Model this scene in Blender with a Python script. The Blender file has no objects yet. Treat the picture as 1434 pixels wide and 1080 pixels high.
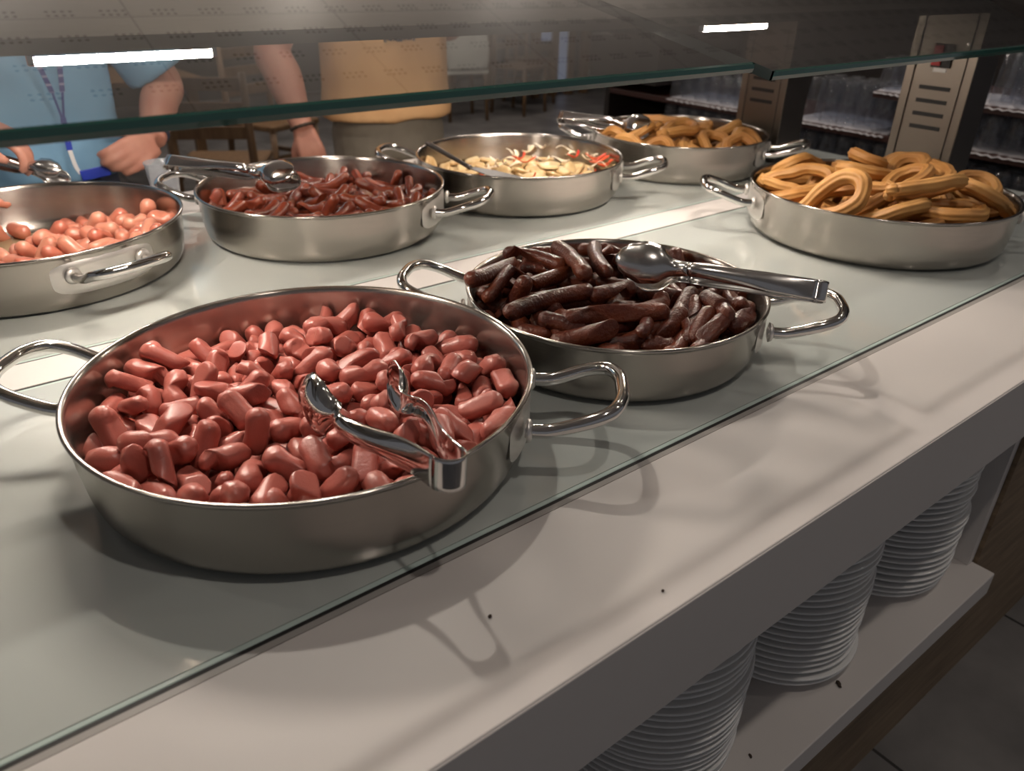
import bpy, bmesh, math, random
from mathutils import Vector, Matrix, Quaternion, noise as mnoise

SC = bpy.context.scene
COL = SC.collection
CT = 0.87                                                    # height of the counter top above the floor

# ---------------------------------------------------------------- camera
cam_d = bpy.data.cameras.new('camera')
cam = bpy.data.objects.new('camera', cam_d)
COL.objects.link(cam)
cam_d.sensor_fit = 'HORIZONTAL'
cam_d.sensor_width = 36
cam_d.lens = 1075.3725822 / 1434 * 36
cam_d.clip_start = .02
_r, _u, _f = Vector((.7895916, -.61340673, .01665192)), Vector((.2842425, .38966397, .87599554)), Vector((.54383022, .68694554, -.48203166))
_m = Matrix((_r, _u, -_f)).transposed().to_4x4()
_m.translation = Vector((0, 0, CT + .4976636))
cam.matrix_world = _m
cam_d.dof.use_dof = True
cam_d.dof.focus_distance = .95
cam_d.dof.aperture_fstop = 5.6
SC.camera = cam

# ---------------------------------------------------------------- world, exposure, room lights
SC.view_settings.view_transform = 'Standard'
SC.view_settings.look = 'None'
SC.view_settings.gamma = 1
SC.view_settings.exposure = -0.22
SC.view_settings.use_curve_mapping = False
W = bpy.data.worlds.new('room_light')
SC.world = W
W.use_nodes = True
W.node_tree.nodes['Background'].inputs[0].default_value = (.93, .93, 1.0, 1)
W.node_tree.nodes['Background'].inputs[1].default_value = .15


def spot_lamp(x, y, z, power, size=1.9, radius=.03, color=(1, .90, .81), aim=(0, 0, -1), blend=.6):
    d = bpy.data.lights.new('downlight_bulb', 'SPOT')
    d.energy = power
    d.spot_size = size
    d.spot_blend = blend
    d.shadow_soft_size = radius
    d.color = color
    o = bpy.data.objects.new('downlight_bulb', d)
    COL.objects.link(o)
    o.location = (x, y, z)
    o.rotation_euler = Vector(aim).to_track_quat('-Z', 'Y').to_euler()
    return o


CEIL = 2.70
DOWNLIGHTS = [(.63, 1.60, 62), (1.88, 1.62, 14), (3.18, 1.55, 22), (.40, -.10, 21), (1.75, -.10, 6), (2.45, 2.65, 18), (2.42, .75, 14), (3.1, -.1, 8), (-.75, 1.62, 8), (2.7, -1.0, 22), (1.2, 5.4, 5), (3.9, 5.0, 20), (5.4, 6.4, 22), (2.6, 7.2, 20)]  # lamps by the glass rack and front aisle are added to brighten them
for _x, _y, _p in DOWNLIGHTS:
    spot_lamp(_x, _y, CEIL - .012, _p)


# ---------------------------------------------------------------- tagging
def tag(o, label=None, cat=None, group=None, kind=None):
    if label: o['label'] = label
    if cat: o['category'] = cat
    if group: o['group'] = group
    if kind: o['kind'] = kind
    return o


def link(name, me, mat=None, parent=None, loc=None):
    o = bpy.data.objects.new(name, me)
    COL.objects.link(o)
    if mat and not me.materials: me.materials.append(mat)
    if parent: o.parent = parent
    if loc is not None: o.location = loc
    return o


def empty(name, loc, rz=0, label=None, cat=None, group=None):
    o = bpy.data.objects.new(name, None)
    COL.objects.link(o)
    o.empty_display_size = .05
    o.location = loc
    o.rotation_euler = (0, 0, rz)
    return tag(o, label, cat, group)


def copy_tree(o, parent=None):
    c = o.copy()
    COL.objects.link(c)
    if parent: c.parent = parent
    for ch in list(o.children):
        copy_tree(ch, c)
    return c


# ---------------------------------------------------------------- materials
def material(name, color, rough=.5, metal=0.0, coat=0.0, coat_rough=.05, spec=.5, aniso=0.0):
    m = bpy.data.materials.new(name)
    m.use_nodes = True
    b = m.node_tree.nodes['Principled BSDF']
    b.inputs['Base Color'].default_value = (*color, 1)
    b.inputs['Roughness'].default_value = rough
    b.inputs['Metallic'].default_value = metal
    b.inputs['Coat Weight'].default_value = coat
    b.inputs['Coat Roughness'].default_value = coat_rough
    b.inputs['Specular IOR Level'].default_value = spec
    b.inputs['Anisotropic'].default_value = aniso
    return m


def nodes_of(m):
    nt = m.node_tree
    return nt, nt.nodes, nt.links, nt.nodes['Principled BSDF']


def add_noise_color(m, c1, c2, scale=8, detail=4, stretch=(1, 1, 1), lo=.35, hi=.65, rnd=0.0, bump=0.0, bump_scale=None, bump_dist=.001):
    nt, N, L, b = nodes_of(m)
    tc = N.new('ShaderNodeTexCoord')
    mp = N.new('ShaderNodeMapping')
    mp.inputs['Scale'].default_value = stretch
    L.new(tc.outputs['Object'], mp.inputs['Vector'])
    nz = N.new('ShaderNodeTexNoise')
    nz.inputs['Scale'].default_value = scale
    nz.inputs['Detail'].default_value = detail
    L.new(mp.outputs[0], nz.inputs['Vector'])
    mr = N.new('ShaderNodeMapRange')
    mr.inputs[1].default_value, mr.inputs[2].default_value = lo, hi
    L.new(nz.outputs['Fac'], mr.inputs[0])
    fac = mr.outputs[0]
    if rnd:
        oi = N.new('ShaderNodeObjectInfo')
        mm = N.new('ShaderNodeMath'); mm.operation = 'MULTIPLY_ADD'
        L.new(oi.outputs['Random'], mm.inputs[0])
        mm.inputs[1].default_value = rnd
        ad = N.new('ShaderNodeMath'); ad.operation = 'MULTIPLY'
        L.new(fac, ad.inputs[0]); ad.inputs[1].default_value = 1 - rnd
        L.new(ad.outputs[0], mm.inputs[2])
        fac = mm.outputs[0]
    mx = N.new('ShaderNodeMix'); mx.data_type = 'RGBA'
    L.new(fac, mx.inputs[0])
    mx.inputs[6].default_value = (*c1, 1)
    mx.inputs[7].default_value = (*c2, 1)
    L.new(mx.outputs[2], b.inputs['Base Color'])
    if bump:
        n2 = N.new('ShaderNodeTexNoise')
        n2.inputs['Scale'].default_value = bump_scale or scale * 4
        n2.inputs['Detail'].default_value = 3
        L.new(mp.outputs[0], n2.inputs['Vector'])
        bp = N.new('ShaderNodeBump')
        bp.inputs['Strength'].default_value = bump
        bp.inputs['Distance'].default_value = bump_dist
        L.new(n2.outputs['Fac'], bp.inputs['Height'])
        L.new(bp.outputs[0], b.inputs['Normal'])
        L.new(bp.outputs[0], b.inputs['Coat Normal'])
    return m


def brushed(name, color, rough, aniso, scratch_dir):
    m = material(name, color, rough, 1.0, aniso=aniso)
    nt, N, L, b = nodes_of(m)
    tc = N.new('ShaderNodeTexCoord')
    mp = N.new('ShaderNodeMapping')
    mp.inputs['Scale'].default_value = scratch_dir
    L.new(tc.outputs['Object'], mp.inputs['Vector'])
    nz = N.new('ShaderNodeTexNoise')
    nz.inputs['Scale'].default_value = 30
    nz.inputs['Detail'].default_value = 5
    L.new(mp.outputs[0], nz.inputs['Vector'])
    mr = N.new('ShaderNodeMapRange')
    mr.inputs[3].default_value, mr.inputs[4].default_value = rough * .75, rough * 1.3
    L.new(nz.outputs['Fac'], mr.inputs[0])
    L.new(mr.outputs[0], b.inputs['Roughness'])
    if aniso:
        tg = N.new('ShaderNodeTangent')
        tg.direction_type = 'RADIAL'
        tg.axis = 'Z'
        L.new(tg.outputs[0], b.inputs['Tangent'])
        b.inputs['Anisotropic Rotation'].default_value = .25
    return m


STEEL_PAN = brushed('brushed_steel_pan', (.43, .395, .36), .22, .8, (1, 1, 12))
STEEL_POL = material('polished_steel', (.66, .64, .62), .10, 1.0)
STEEL_TONG = brushed('worn_steel', (.60, .58, .56), .20, 0, (6, 1, 1))
STEEL_POST = brushed('brushed_steel_sheet', (.22, .190, .16), .38, 0, (1, 1, 14))
STEEL_DARK = material('dark_steel_edge', (.10, .09, .085), .4, .8)
BLACK = material('black_gap', (.012, .011, .011), .6)
WHITE_LAM = material('white_laminate', (.64, .60, .575), .46, spec=.4)
add_noise_color(WHITE_LAM, (.63, .592, .567), (.655, .617, .592), 3)
COUNTER_GLASS = material('back_painted_glass', (.49, .52, .495), .14, 0, .6, .03)
GLASS_RIM = material('ground_glass_rim', (.50, .60, .56), .25)
GREY_BAND = material('grey_band', (.36, .34, .32), .4)
WOOD_BASE = material('wood_cladding', (.16, .11, .07), .55)
add_noise_color(WOOD_BASE, (.26, .185, .115), (.14, .095, .058), 5, 6, (1.2, 1.2, 14), .3, .7)
CHAIR_WOOD = material('oak_wood', (.30, .17, .08), .5)
add_noise_color(CHAIR_WOOD, (.20, .115, .055), (.13, .07, .032), 6, 5, (8, 8, 1))
PORCELAIN = material('white_porcelain', (.78, .775, .765), .12)
FRANK = material('frankfurter_skin', (.42, .105, .075), .40, coat=.22, coat_rough=.2, spec=.45)
add_noise_color(FRANK, (.36, .078, .058), (.45, .140, .110), 22, 3, (1, 1, 1), .3, .75, .45, .45, 300, .0008)
COCKTAIL = material('cocktail_sausage_skin', (.50, .16, .09), .33, coat=.3, coat_rough=.2)
add_noise_color(COCKTAIL, (.42, .10, .06), (.60, .27, .18), 25, 3, (1, 1, 1), .3, .7, .55, .2, 300, .0006)
GRILL = material('grilled_sausage_skin', (.09, .02, .01), .5, coat=.6, coat_rough=.13, spec=.25)
add_noise_color(GRILL, (.050, .009, .006), (.175, .038, .012), 28, 4, (1, 1, 1), .35, .72, .35, 1.0, 230, .0016)
CHORIZO = material('small_red_sausage_skin', (.20, .04, .02), .25, coat=.6, coat_rough=.18)
add_noise_color(CHORIZO, (.11, .018, .011), (.29, .062, .026), 30, 3, (1, 1, 1), .3, .7, .4, .7, 200, .0016)
CHURRO = material('fried_dough', (.48, .22, .06), .55, coat=.04, coat_rough=.35)
add_noise_color(CHURRO, (.56, .29, .085), (.40, .17, .042), 24, 4, (1, 1, 1), .35, .7, .35, .35, 300, .0008)
POTATO = material('cooked_potato', (.62, .46, .22), .45, coat=.2)
add_noise_color(POTATO, (.62, .48, .26), (.42, .21, .06), 34, 4, (1, 1, 1), .45, .78, .35, .3, 160, .001)
ONION = material('cooked_onion', (.72, .66, .52), .35, coat=.3)
add_noise_color(ONION, (.75, .70, .58), (.66, .50, .30), 30, 3, rnd=.4)
PEPPER = material('red_pepper_flesh', (.55, .04, .02), .3, coat=.4)
add_noise_color(PEPPER, (.55, .03, .02), (.65, .14, .03), 20, 3, rnd=.6)
BROTH = material('cooking_liquid', (.52, .40, .24), .08)
CRUMB = material('dried_crumb', (.05, .03, .02), .8)
SKIN = material('skin', (.50, .24, .17), .5)
SKIN.node_tree.nodes['Principled BSDF'].inputs['Subsurface Weight'].default_value = .08
SKIN.node_tree.nodes['Principled BSDF'].inputs['Subsurface Radius'].default_value = (.01, .004, .002)
add_noise_color(SKIN, (.52, .26, .19), (.44, .19, .135), 14, 3)
BLUE_SHIRT = add_noise_color(material('blue_cotton', (.20, .40, .60), .85), (.21, .39, .56), (.17, .33, .49), 9)
ORANGE_SHIRT = add_noise_color(material('orange_cotton', (.58, .34, .165), .85), (.60, .36, .175), (.52, .30, .14), 9)
KHAKI = add_noise_color(material('khaki_cloth', (.18, .155, .12), .85), (.19, .165, .13), (.15, .13, .10), 12)
NAVY = material('navy_cloth', (.03, .035, .06), .85)
HAIR = material('brown_hair', (.04, .025, .016), .6)
LANYARD = material('lanyard_ribbon', (.05, .06, .22), .7)
BADGE = material('blue_plastic', (.02, .045, .40), .35)
WHITE_PL = material('white_plastic', (.75, .75, .75), .4)
DARK_CAB = material('dark_brown_board', (.018, .013, .011), .5)
SHELF_WOOD = material('dark_red_shelf', (.06, .022, .018), .45)
PAPER = material('white_paper', (.62, .60, .62), .8)
RED_SW = material('red_switch', (.42, .02, .02), .3)
CLOTH_W = material('white_cloth', (.62, .62, .58), .85)


def clear_material(name, tint, rough=.02, reflect=1.0, ior=1.5, haze=0.0):
    """thin clear sheet: see-through plus mirror reflection by angle"""
    m = bpy.data.materials.new(name)
    m.use_nodes = True
    nt = m.node_tree
    N, L = nt.nodes, nt.links
    N.clear()
    out = N.new('ShaderNodeOutputMaterial')
    tr = N.new('ShaderNodeBsdfTransparent')
    tr.inputs[0].default_value = (*tint, 1)
    gl = N.new('ShaderNodeBsdfGlossy')
    gl.inputs['Roughness'].default_value = rough
    fr = N.new('ShaderNodeFresnel')
    ge = N.new('ShaderNodeNewGeometry')                      # same reflectance from either side of the sheet
    io = N.new('ShaderNodeMath'); io.operation = 'MULTIPLY_ADD'
    io.inputs[1].default_value = 1 / ior - ior
    io.inputs[2].default_value = ior
    L.new(ge.outputs['Backfacing'], io.inputs[0])
    L.new(io.outputs[0], fr.inputs['IOR'])
    ml = N.new('ShaderNodeMath'); ml.operation = 'MULTIPLY'
    ml.inputs[1].default_value = reflect
    L.new(fr.outputs[0], ml.inputs[0])
    mx = N.new('ShaderNodeMixShader')
    L.new(ml.outputs[0], mx.inputs[0])
    L.new(tr.outputs[0], mx.inputs[1])
    L.new(gl.outputs[0], mx.inputs[2])
    last = mx.outputs[0]
    if haze:
        df = N.new('ShaderNodeBsdfDiffuse')
        df.inputs[0].default_value = (.8, .82, .86, 1)
        m2 = N.new('ShaderNodeMixShader')
        m2.inputs[0].default_value = haze
        L.new(last, m2.inputs[1])
        L.new(df.outputs[0], m2.inputs[2])
        last = m2.outputs[0]
    L.new(last, out.inputs[0])
    return m


GUARD = clear_material('clear_guard_glass', (.78, .80, .785), .01, 1.75)
GUARD_EDGE = material('green_glass_edge', (.012, .085, .066), .10, 0, 1, .03)
GUARD_SIDE = material('dark_green_glass_edge', (.004, .014, .011), .15)
TUMBLER = clear_material('clear_tumbler', (.82, .84, .88), .03, 1.8, 1.5, .045)
CUP_MAT = clear_material('clear_cup', (.84, .86, .88), .06, 1.5, 1.5, .20)


def glow_material(name, color, strength):
    m = bpy.data.materials.new(name)
    m.use_nodes = True
    N, L = m.node_tree.nodes, m.node_tree.links
    N.clear()
    e = N.new('ShaderNodeEmission')
    e.inputs[0].default_value = (*color, 1)
    e.inputs[1].default_value = strength
    o = N.new('ShaderNodeOutputMaterial')
    L.new(e.outputs[0], o.inputs[0])
    return m


QUARTZ = glow_material('glowing_quartz', (1, .88, .76), 450)
FILL_GLOBE = glow_material('fill_globe_glow', (1, .90, .80), 60)  # glow of the globes added to light the ceiling
BULB = glow_material('lit_lens', (1, .88, .76), 14)
WINDOW_GLOW = glow_material('lit_window', (.45, .52, .75), .35)


# ---------------------------------------------------------------- small mesh builder
class MB:
    def __init__(s):
        s.v, s.f = [], []

    def add(s, V, Fc, M=None):
        o = len(s.v)
        s.v += [(M @ Vector(p)) if M else Vector(p) for p in V]
        s.f += [tuple(i + o for i in f) for f in Fc]
        return s

    def box(s, x0, x1, y0, y1, z0, z1, bev=0.0):
        bm = bmesh.new()
        bmesh.ops.create_cube(bm, size=1)
        for v in bm.verts:
            v.co = Vector(((x0 + x1) / 2 + v.co.x * (x1 - x0), (y0 + y1) / 2 + v.co.y * (y1 - y0), (z0 + z1) / 2 + v.co.z * (z1 - z0)))
        if bev:
            bmesh.ops.bevel(bm, geom=list(bm.edges), offset=bev, segments=2, profile=.5, affect='EDGES')
        bm.verts.index_update()
        s.add([v.co.copy() for v in bm.verts], [tuple(v.index for v in f.verts) for f in bm.faces])
        bm.free()
        return s

    def tube(s, pts, r, seg=12, closed=False):
        pts = [Vector(p) for p in pts]
        rr = r if isinstance(r, (list, tuple)) else [r] * len(pts)
        return s.add(*sweep(pts, rr, seg, closed))

    def prism(s, poly, x0, x1):
        """polygon in (y, z) extruded along x"""
        n = len(poly)
        V = [(x0, p[0], p[1]) for p in poly] + [(x1, p[0], p[1]) for p in poly]
        Fc = [tuple(reversed(range(n))), tuple(range(n, 2 * n))]
        for i in range(n):
            j = (i + 1) % n
            Fc.append((i, j, n + j, n + i))
        return s.add(V, Fc)

    def build(s, name, mat, parent=None, smooth=False, loc=None):
        me = mesh_from(name, s.v, s.f, smooth)
        bm = bmesh.new(); bm.from_mesh(me)
        bmesh.ops.recalc_face_normals(bm, faces=bm.faces)
        bm.to_mesh(me); bm.free()
        return link(name, me, mat, parent, loc)


def smooth_curve(pts, n=8, closed=False):
    """Catmull-Rom through pts"""
    P = [Vector(p) for p in pts]
    out = []
    m = len(P)
    for i in range(m if closed else m - 1):
        p0 = P[(i - 1) % m] if closed or i > 0 else P[0]
        p1, p2 = P[i], P[(i + 1) % m]
        p3 = P[(i + 2) % m] if closed or i + 2 < m else P[-1]
        for k in range(n):
            t = k / n
            out.append(.5 * ((2 * p1) + (p2 - p0) * t + (2 * p0 - 5 * p1 + 4 * p2 - p3) * t * t + (3 * p1 - p0 - 3 * p2 + p3) * t ** 3))
    if not closed: out.append(P[-1])
    return out

# ---------------------------------------------------------------- geometry helpers
def mesh_from(name, verts, faces, smooth=True):
    me = bpy.data.meshes.new(name)
    me.from_pydata([tuple(v) for v in verts], [], faces)
    me.validate()
    if smooth:
        for p in me.polygons:
            p.use_smooth = True
    me.update()
    return me


def sweep(path, radii, seg=12, closed=False, profile=None, up=None):
    """tube along path (list of Vector); radii per point; profile(k)-> radial factor; returns verts, faces"""
    n = len(path)
    T = []
    for i in range(n):
        if closed:
            t = path[(i + 1) % n] - path[i - 1]
        else:
            t = path[min(i + 1, n - 1)] - path[max(i - 1, 0)]
        T.append(t.normalized() if t.length > 1e-9 else Vector((1, 0, 0)))
    u = Vector(up) if up else (Vector((0, 0, 1)) if abs(T[0].z) < .9 else Vector((1, 0, 0)))
    u = (u - T[0] * u.dot(T[0])).normalized()
    V, Fc = [], []
    for i in range(n):
        u = u - T[i] * u.dot(T[i])
        u = u.normalized() if u.length > 1e-9 else T[i].orthogonal().normalized()
        w = T[i].cross(u)
        for k in range(seg):
            a = 2 * math.pi * k / seg
            r = radii[i] * (profile(k, i) if profile else 1)
            V.append(path[i] + u * (math.cos(a) * r) + w * (math.sin(a) * r))
    m = n if closed else n - 1
    for i in range(m):
        j = (i + 1) % n
        for k in range(seg):
            l = (k + 1) % seg
            Fc.append((i * seg + k, i * seg + l, j * seg + l, j * seg + k))
    if not closed:
        Fc.append(tuple(reversed(range(seg))))
        Fc.append(tuple(range((n - 1) * seg, n * seg)))
    return V, Fc


def noise3(p, s, seed):
    return mnoise.noise(Vector((p.x * s + seed * 7.13, p.y * s - seed * 3.7, p.z * s + seed * 1.9)))


def sausage_geo(L, r, bend, rnd, facets=0, lump=.06, tip=.35, seg=16, rings=15, lump_s=55, fine=0, pucker=.05):
    """banana-bent sausage along X with closed rounded ends"""
    path, rad = [], []
    for i in range(rings):
        t = -math.cos(math.pi * i / (rings - 1))            # -1..1 denser at the ends
        x = t * L / 2
        a = bend * t
        path.append(Vector((math.sin(a) / bend * L / 2 if abs(bend) > 1e-3 else x, (1 - math.cos(a)) / bend * L / 2 if abs(bend) > 1e-3 else 0, 0)))
        e = max(0.0, (abs(x) - (L / 2 - r * 1.0)) / (r * 1.0))
        rad.append(max(r * math.sqrt(max(0, 1 - e * e * (1 - tip * tip * .2))), r * tip * .35))
    ph = rnd.random() * 6
    ends = [max(0.0, (abs(-math.cos(math.pi * i / (rings - 1))) * L / 2 - (L / 2 - r * 1.1)) / (r * 1.1)) for i in range(rings)]
    V, Fc = sweep(path, rad, seg, profile=lambda k, i: 1 + pucker * ends[i] * math.cos(2 * math.pi * k * 6 / seg + ph) + pucker * .6 * ends[i] * math.cos(2 * math.pi * k * 3 / seg + ph))
    sd = rnd.random() * 50
    planes = []
    for _ in range(facets):
        n = Vector((rnd.gauss(0, .55), rnd.gauss(0, 1), rnd.gauss(0, 1))).normalized()
        planes.append((n, Vector((rnd.uniform(-.3, .3) * L, 0, 0)), r * rnd.uniform(.66, .84)))
    out = []
    for v in V:
        v = v + v.normalized() * (noise3(v, lump_s, sd) * r * lump + (noise3(v, lump_s * 5, sd) * r * fine))
        for n, c, d in planes:
            k = (v - c).dot(n) - d
            lim = L * .5
            if k > 0 and (v - c).length < lim:
                v = v - n * (k * .92)
        out.append(v)
    return out, Fc


def frank_mesh(i):
    rnd = random.Random(100 + i)
    L = rnd.choice([.040, .048, .056, .060, .064, .052, .046, .058])
    return mesh_from('frankfurter_piece', *sausage_geo(L, rnd.uniform(.0116, .0136), rnd.uniform(.02, .45), rnd, rnd.choice([2, 3, 3, 4]), .20, .5, 20, 21, 60, 0, .09))


def cocktail_mesh(i):
    rnd = random.Random(200 + i)
    return mesh_from('cocktail_sausage', *sausage_geo(rnd.uniform(.052, .068), rnd.uniform(.0132, .0152), rnd.uniform(.02, .3), rnd, 1, .10, .5, 14, 13, 50))


def grill_mesh(i):
    rnd = random.Random(300 + i)
    return mesh_from('grilled_sausage', *sausage_geo(rnd.uniform(.115, .150), rnd.uniform(.0112, .0130), rnd.uniform(.08, .5), rnd, 1, .16, .5, 18, 25, 40, .035))


def chorizo_mesh(i):
    rnd = random.Random(400 + i)
    return mesh_from('small_red_sausage', *sausage_geo(rnd.uniform(.092, .125), rnd.uniform(.0102, .0120), rnd.uniform(.1, .7), rnd, 1, .18, .5, 14, 19, 45, .04))


def churro_mesh(i):
    """teardrop loop of ridged dough, the two ends pressed together at the tip"""
    rnd = random.Random(500 + i)
    L, w = rnd.uniform(.125, .155), rnd.uniform(.034, .045)
    r = rnd.uniform(.0118, .0142)
    n = 44
    path, rad = [], []
    sd = rnd.random() * 40
    lift = rnd.uniform(-.010, .012)
    for k in range(n):
        s = k / (n - 1)
        a = math.pi * (2 * s - 1)                            # -pi..pi, 0 = round end
        x = L / 2 * math.cos(a) * 1.0
        y = w * math.sin(a) * (0.55 + .45 * math.cos(a)) * 1.25
        if s < .06: y += -.006 + .1 * (.06 - s)
        if s > .94: y += .006 - .1 * (s - .94)
        p = Vector((x, y, lift * math.cos(a) + (.007 if s < .5 else -.004) * (abs(2 * s - 1) ** 4)))
        p += Vector((noise3(p, 25, sd), noise3(p, 25, sd + 3), noise3(p, 25, sd + 5) * .8)) * .005
        path.append(p)
        rad.append(r * (1 + .12 * noise3(p, 40, sd + 9)) * (1 if 1 < k < n - 2 else .72))
    tw = rnd.uniform(-.05, .05)
    V, Fc = sweep(path, rad, 36, profile=lambda k, i: 1 + .085 * math.cos(2 * math.pi * k * 8 / 36 + i * tw))
    return mesh_from('churro_loop', V, Fc)


def potato_mesh(i):
    rnd = random.Random(600 + i)
    R, th = rnd.uniform(.021, .031), rnd.uniform(.0065, .011)
    sd = rnd.random() * 40
    V, Fc = [], []
    seg, rr = 20, [0.0, .5, .88, 1.0]
    asp = rnd.uniform(.65, 1)
    for side in (1, -1):
        for q in rr:
            for k in range(seg):
                a = 2 * math.pi * k / seg
                rad = R * q * (1 + .12 * math.sin(2 * a + sd) + .06 * math.sin(5 * a + sd))
                p = Vector((rad * math.cos(a), rad * asp * math.sin(a), 0))
                z = .004 * noise3(p, 40, sd) + side * th * (.5 if q < .95 else .12)
                V.append(p + Vector((0, 0, z)))
    m = len(rr)
    for s in (0, 1):
        for j in range(m - 1):
            for k in range(seg):
                l = (k + 1) % seg
                b = s * m * seg
                f = (b + j * seg + k, b + (j + 1) * seg + k, b + (j + 1) * seg + l, b + j * seg + l)
                Fc.append(f if s == 0 else tuple(reversed(f)))
    j = m - 1
    for k in range(seg):
        l = (k + 1) % seg
        Fc.append((j * seg + k, m * seg + j * seg + k, m * seg + j * seg + l, j * seg + l))
    return mesh_from('potato_slice', V, Fc)


def strip_mesh(name, i, L, w, th, bend):
    rnd = random.Random(700 + i)
    sd = rnd.random() * 40
    V, Fc = [], []
    n = 18
    for k in range(n):
        t = k / (n - 1) - .5
        a = bend * t * 2
        c = Vector((math.sin(a) / bend * L / 2, (1 - math.cos(a)) / bend * L / 2, .006 * math.sin(t * 5 + sd)))
        nr = Vector((-math.sin(a), math.cos(a), 0))
        ww = w * (1 - (2 * abs(t)) ** 4 * .7)
        tilt = .5 * math.sin(3 * t + sd)
        d = nr * math.cos(tilt) + Vector((0, 0, math.sin(tilt)))
        e = Vector((0, 0, math.cos(tilt))) - nr * math.sin(tilt)
        for q in range(8):
            b = 2 * math.pi * q / 8
            V.append(c + d * (math.cos(b) * ww / 2) + e * (math.sin(b) * th / 2))
    for k in range(n - 1):
        for q in range(8):
            l = (q + 1) % 8
            Fc.append((k * 8 + q, k * 8 + l, k * 8 + 8 + l, k * 8 + 8 + q))
    Fc.append(tuple(reversed(range(8))))
    Fc.append(tuple(range((n - 1) * 8, n * 8)))
    return mesh_from(name, V, Fc)


def onion_mesh(i):
    rnd = random.Random(800 + i)
    return strip_mesh('onion_strip', i, rnd.uniform(.040, .060), rnd.uniform(.008, .012), .003, rnd.uniform(.5, 1.3))


def pepper_mesh(i):
    rnd = random.Random(900 + i)
    return strip_mesh('pepper_strip', 50 + i, rnd.uniform(.05, .065), rnd.uniform(.008, .011), .004, rnd.uniform(.4, 1.0))


def pan_profile(R, h):
    """outer then inner profile (radius, z) of a round shallow pan"""
    t = .0035
    outer = [(0.0, 0.0), (R - .040, 0.0), (R - .030, .001), (R - .0225, .0035), (R - .0165, .009), (R - .0120, .017), (R - .0095, .028), (R - .006, h * .6), (R - .004, h - .008), (R - .003, h - .005)]
    lip = [(R - .0005, h - .0035), (R, h - .0015), (R - .0008, h), (R - .004, h + .0003)]
    inner = [(R - .0065, h - .002), (R - .0075, h - .008), (R - .006 - t, h * .6), (R - .0095 - t, .028), (R - .0120 - t, .019), (R - .0175 - t, .011), (R - .026, .0062), (R - .036, .005), (0.0, .0045)]
    return outer + lip + inner


def lathe(profile, seg=96, name='lathe'):
    V, Fc = [], []
    idx = []
    for (r, z) in profile:
        if r < 1e-6:
            idx.append([len(V)] * seg)
            V.append(Vector((0, 0, z)))
        else:
            row = []
            for k in range(seg):
                a = 2 * math.pi * k / seg
                row.append(len(V))
                V.append(Vector((r * math.cos(a), r * math.sin(a), z)))
            idx.append(row)
    for a, b in zip(idx[:-1], idx[1:]):
        for k in range(seg):
            l = (k + 1) % seg
            f = []
            for q in (a[k], a[l], b[l], b[k]):
                if q not in f: f.append(q)
            if len(f) > 2: Fc.append(tuple(f))
    return V, Fc

# ================================================================ the setting
def floor_material():
    m = material('dark_floor_tile', (.045, .042, .042), .45)
    add_noise_color(m, (.12, .115, .113), (.21, .20, .195), 4, 6)
    nt, N, L, b = nodes_of(m)
    src = b.inputs['Base Color'].links[0].from_socket
    tc = N.new('ShaderNodeTexCoord')
    br = N.new('ShaderNodeTexBrick')
    br.offset = 0
    br.inputs['Scale'].default_value = 1
    br.inputs['Brick Width'].default_value = .6
    br.inputs['Row Height'].default_value = .6
    br.inputs['Mortar Size'].default_value = .004
    L.new(tc.outputs['Object'], br.inputs['Vector'])
    mx = N.new('ShaderNodeMix'); mx.data_type = 'RGBA'
    L.new(br.outputs['Fac'], mx.inputs[0])
    L.new(src, mx.inputs[6])
    mx.inputs[7].default_value = (.012, .012, .012, 1)
    L.new(mx.outputs[2], b.inputs['Base Color'])
    return m


def ceiling_material():
    """pale metal ceiling tiles with clusters of 4 x 2 round holes"""
    m = material('perforated_ceiling_tile', (.80, .76, .73), .6)
    nt, N, L, b = nodes_of(m)
    tc = N.new('ShaderNodeTexCoord')
    sx = N.new('ShaderNodeSeparateXYZ')
    L.new(tc.outputs['Object'], sx.inputs[0])

    def math_n(op, a, bb=None, c=None):
        n = N.new('ShaderNodeMath'); n.operation = op
        for i, q in enumerate((a, bb, c)):
            if q is None: continue
            if isinstance(q, (int, float)): n.inputs[i].default_value = q
            else: L.new(q, n.inputs[i])
        return n.outputs[0]

    def cell(v, period):
        return math_n('PINGPONG', math_n('ADD', v, 100 * period), period / 2)   # distance to the cell edge
    px, py = .030, .034
    dx = math_n('SUBTRACT', cell(sx.outputs[0], px), px / 2)
    dy = math_n('SUBTRACT', cell(sx.outputs[1], py), py / 2)
    hole = math_n('LESS_THAN', math_n('SQRT', math_n('ADD', math_n('MULTIPLY', dx, dx), math_n('MULTIPLY', dy, dy))), 0.0082)
    cx = math_n('LESS_THAN', math_n('MODULO', math_n('ADD', sx.outputs[0], 21.0), .21), .12)
    cy = math_n('LESS_THAN', math_n('MODULO', math_n('ADD', sx.outputs[1], 17.0), .204), .068)
    fac = math_n('MULTIPLY', hole, math_n('MULTIPLY', cx, cy))
    seam = math_n('MAXIMUM', math_n('LESS_THAN', cell(sx.outputs[0], .96), .004), math_n('LESS_THAN', cell(sx.outputs[1], .9), .004))
    fac = math_n('MAXIMUM', fac, math_n('MULTIPLY', seam, .6))
    mx = N.new('ShaderNodeMix'); mx.data_type = 'RGBA'
    L.new(fac, mx.inputs[0])
    mx.inputs[6].default_value = (.80, .76, .73, 1)
    mx.inputs[7].default_value = (.26, .24, .235, 1)
    L.new(mx.outputs[2], b.inputs['Base Color'])
    return m


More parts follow.
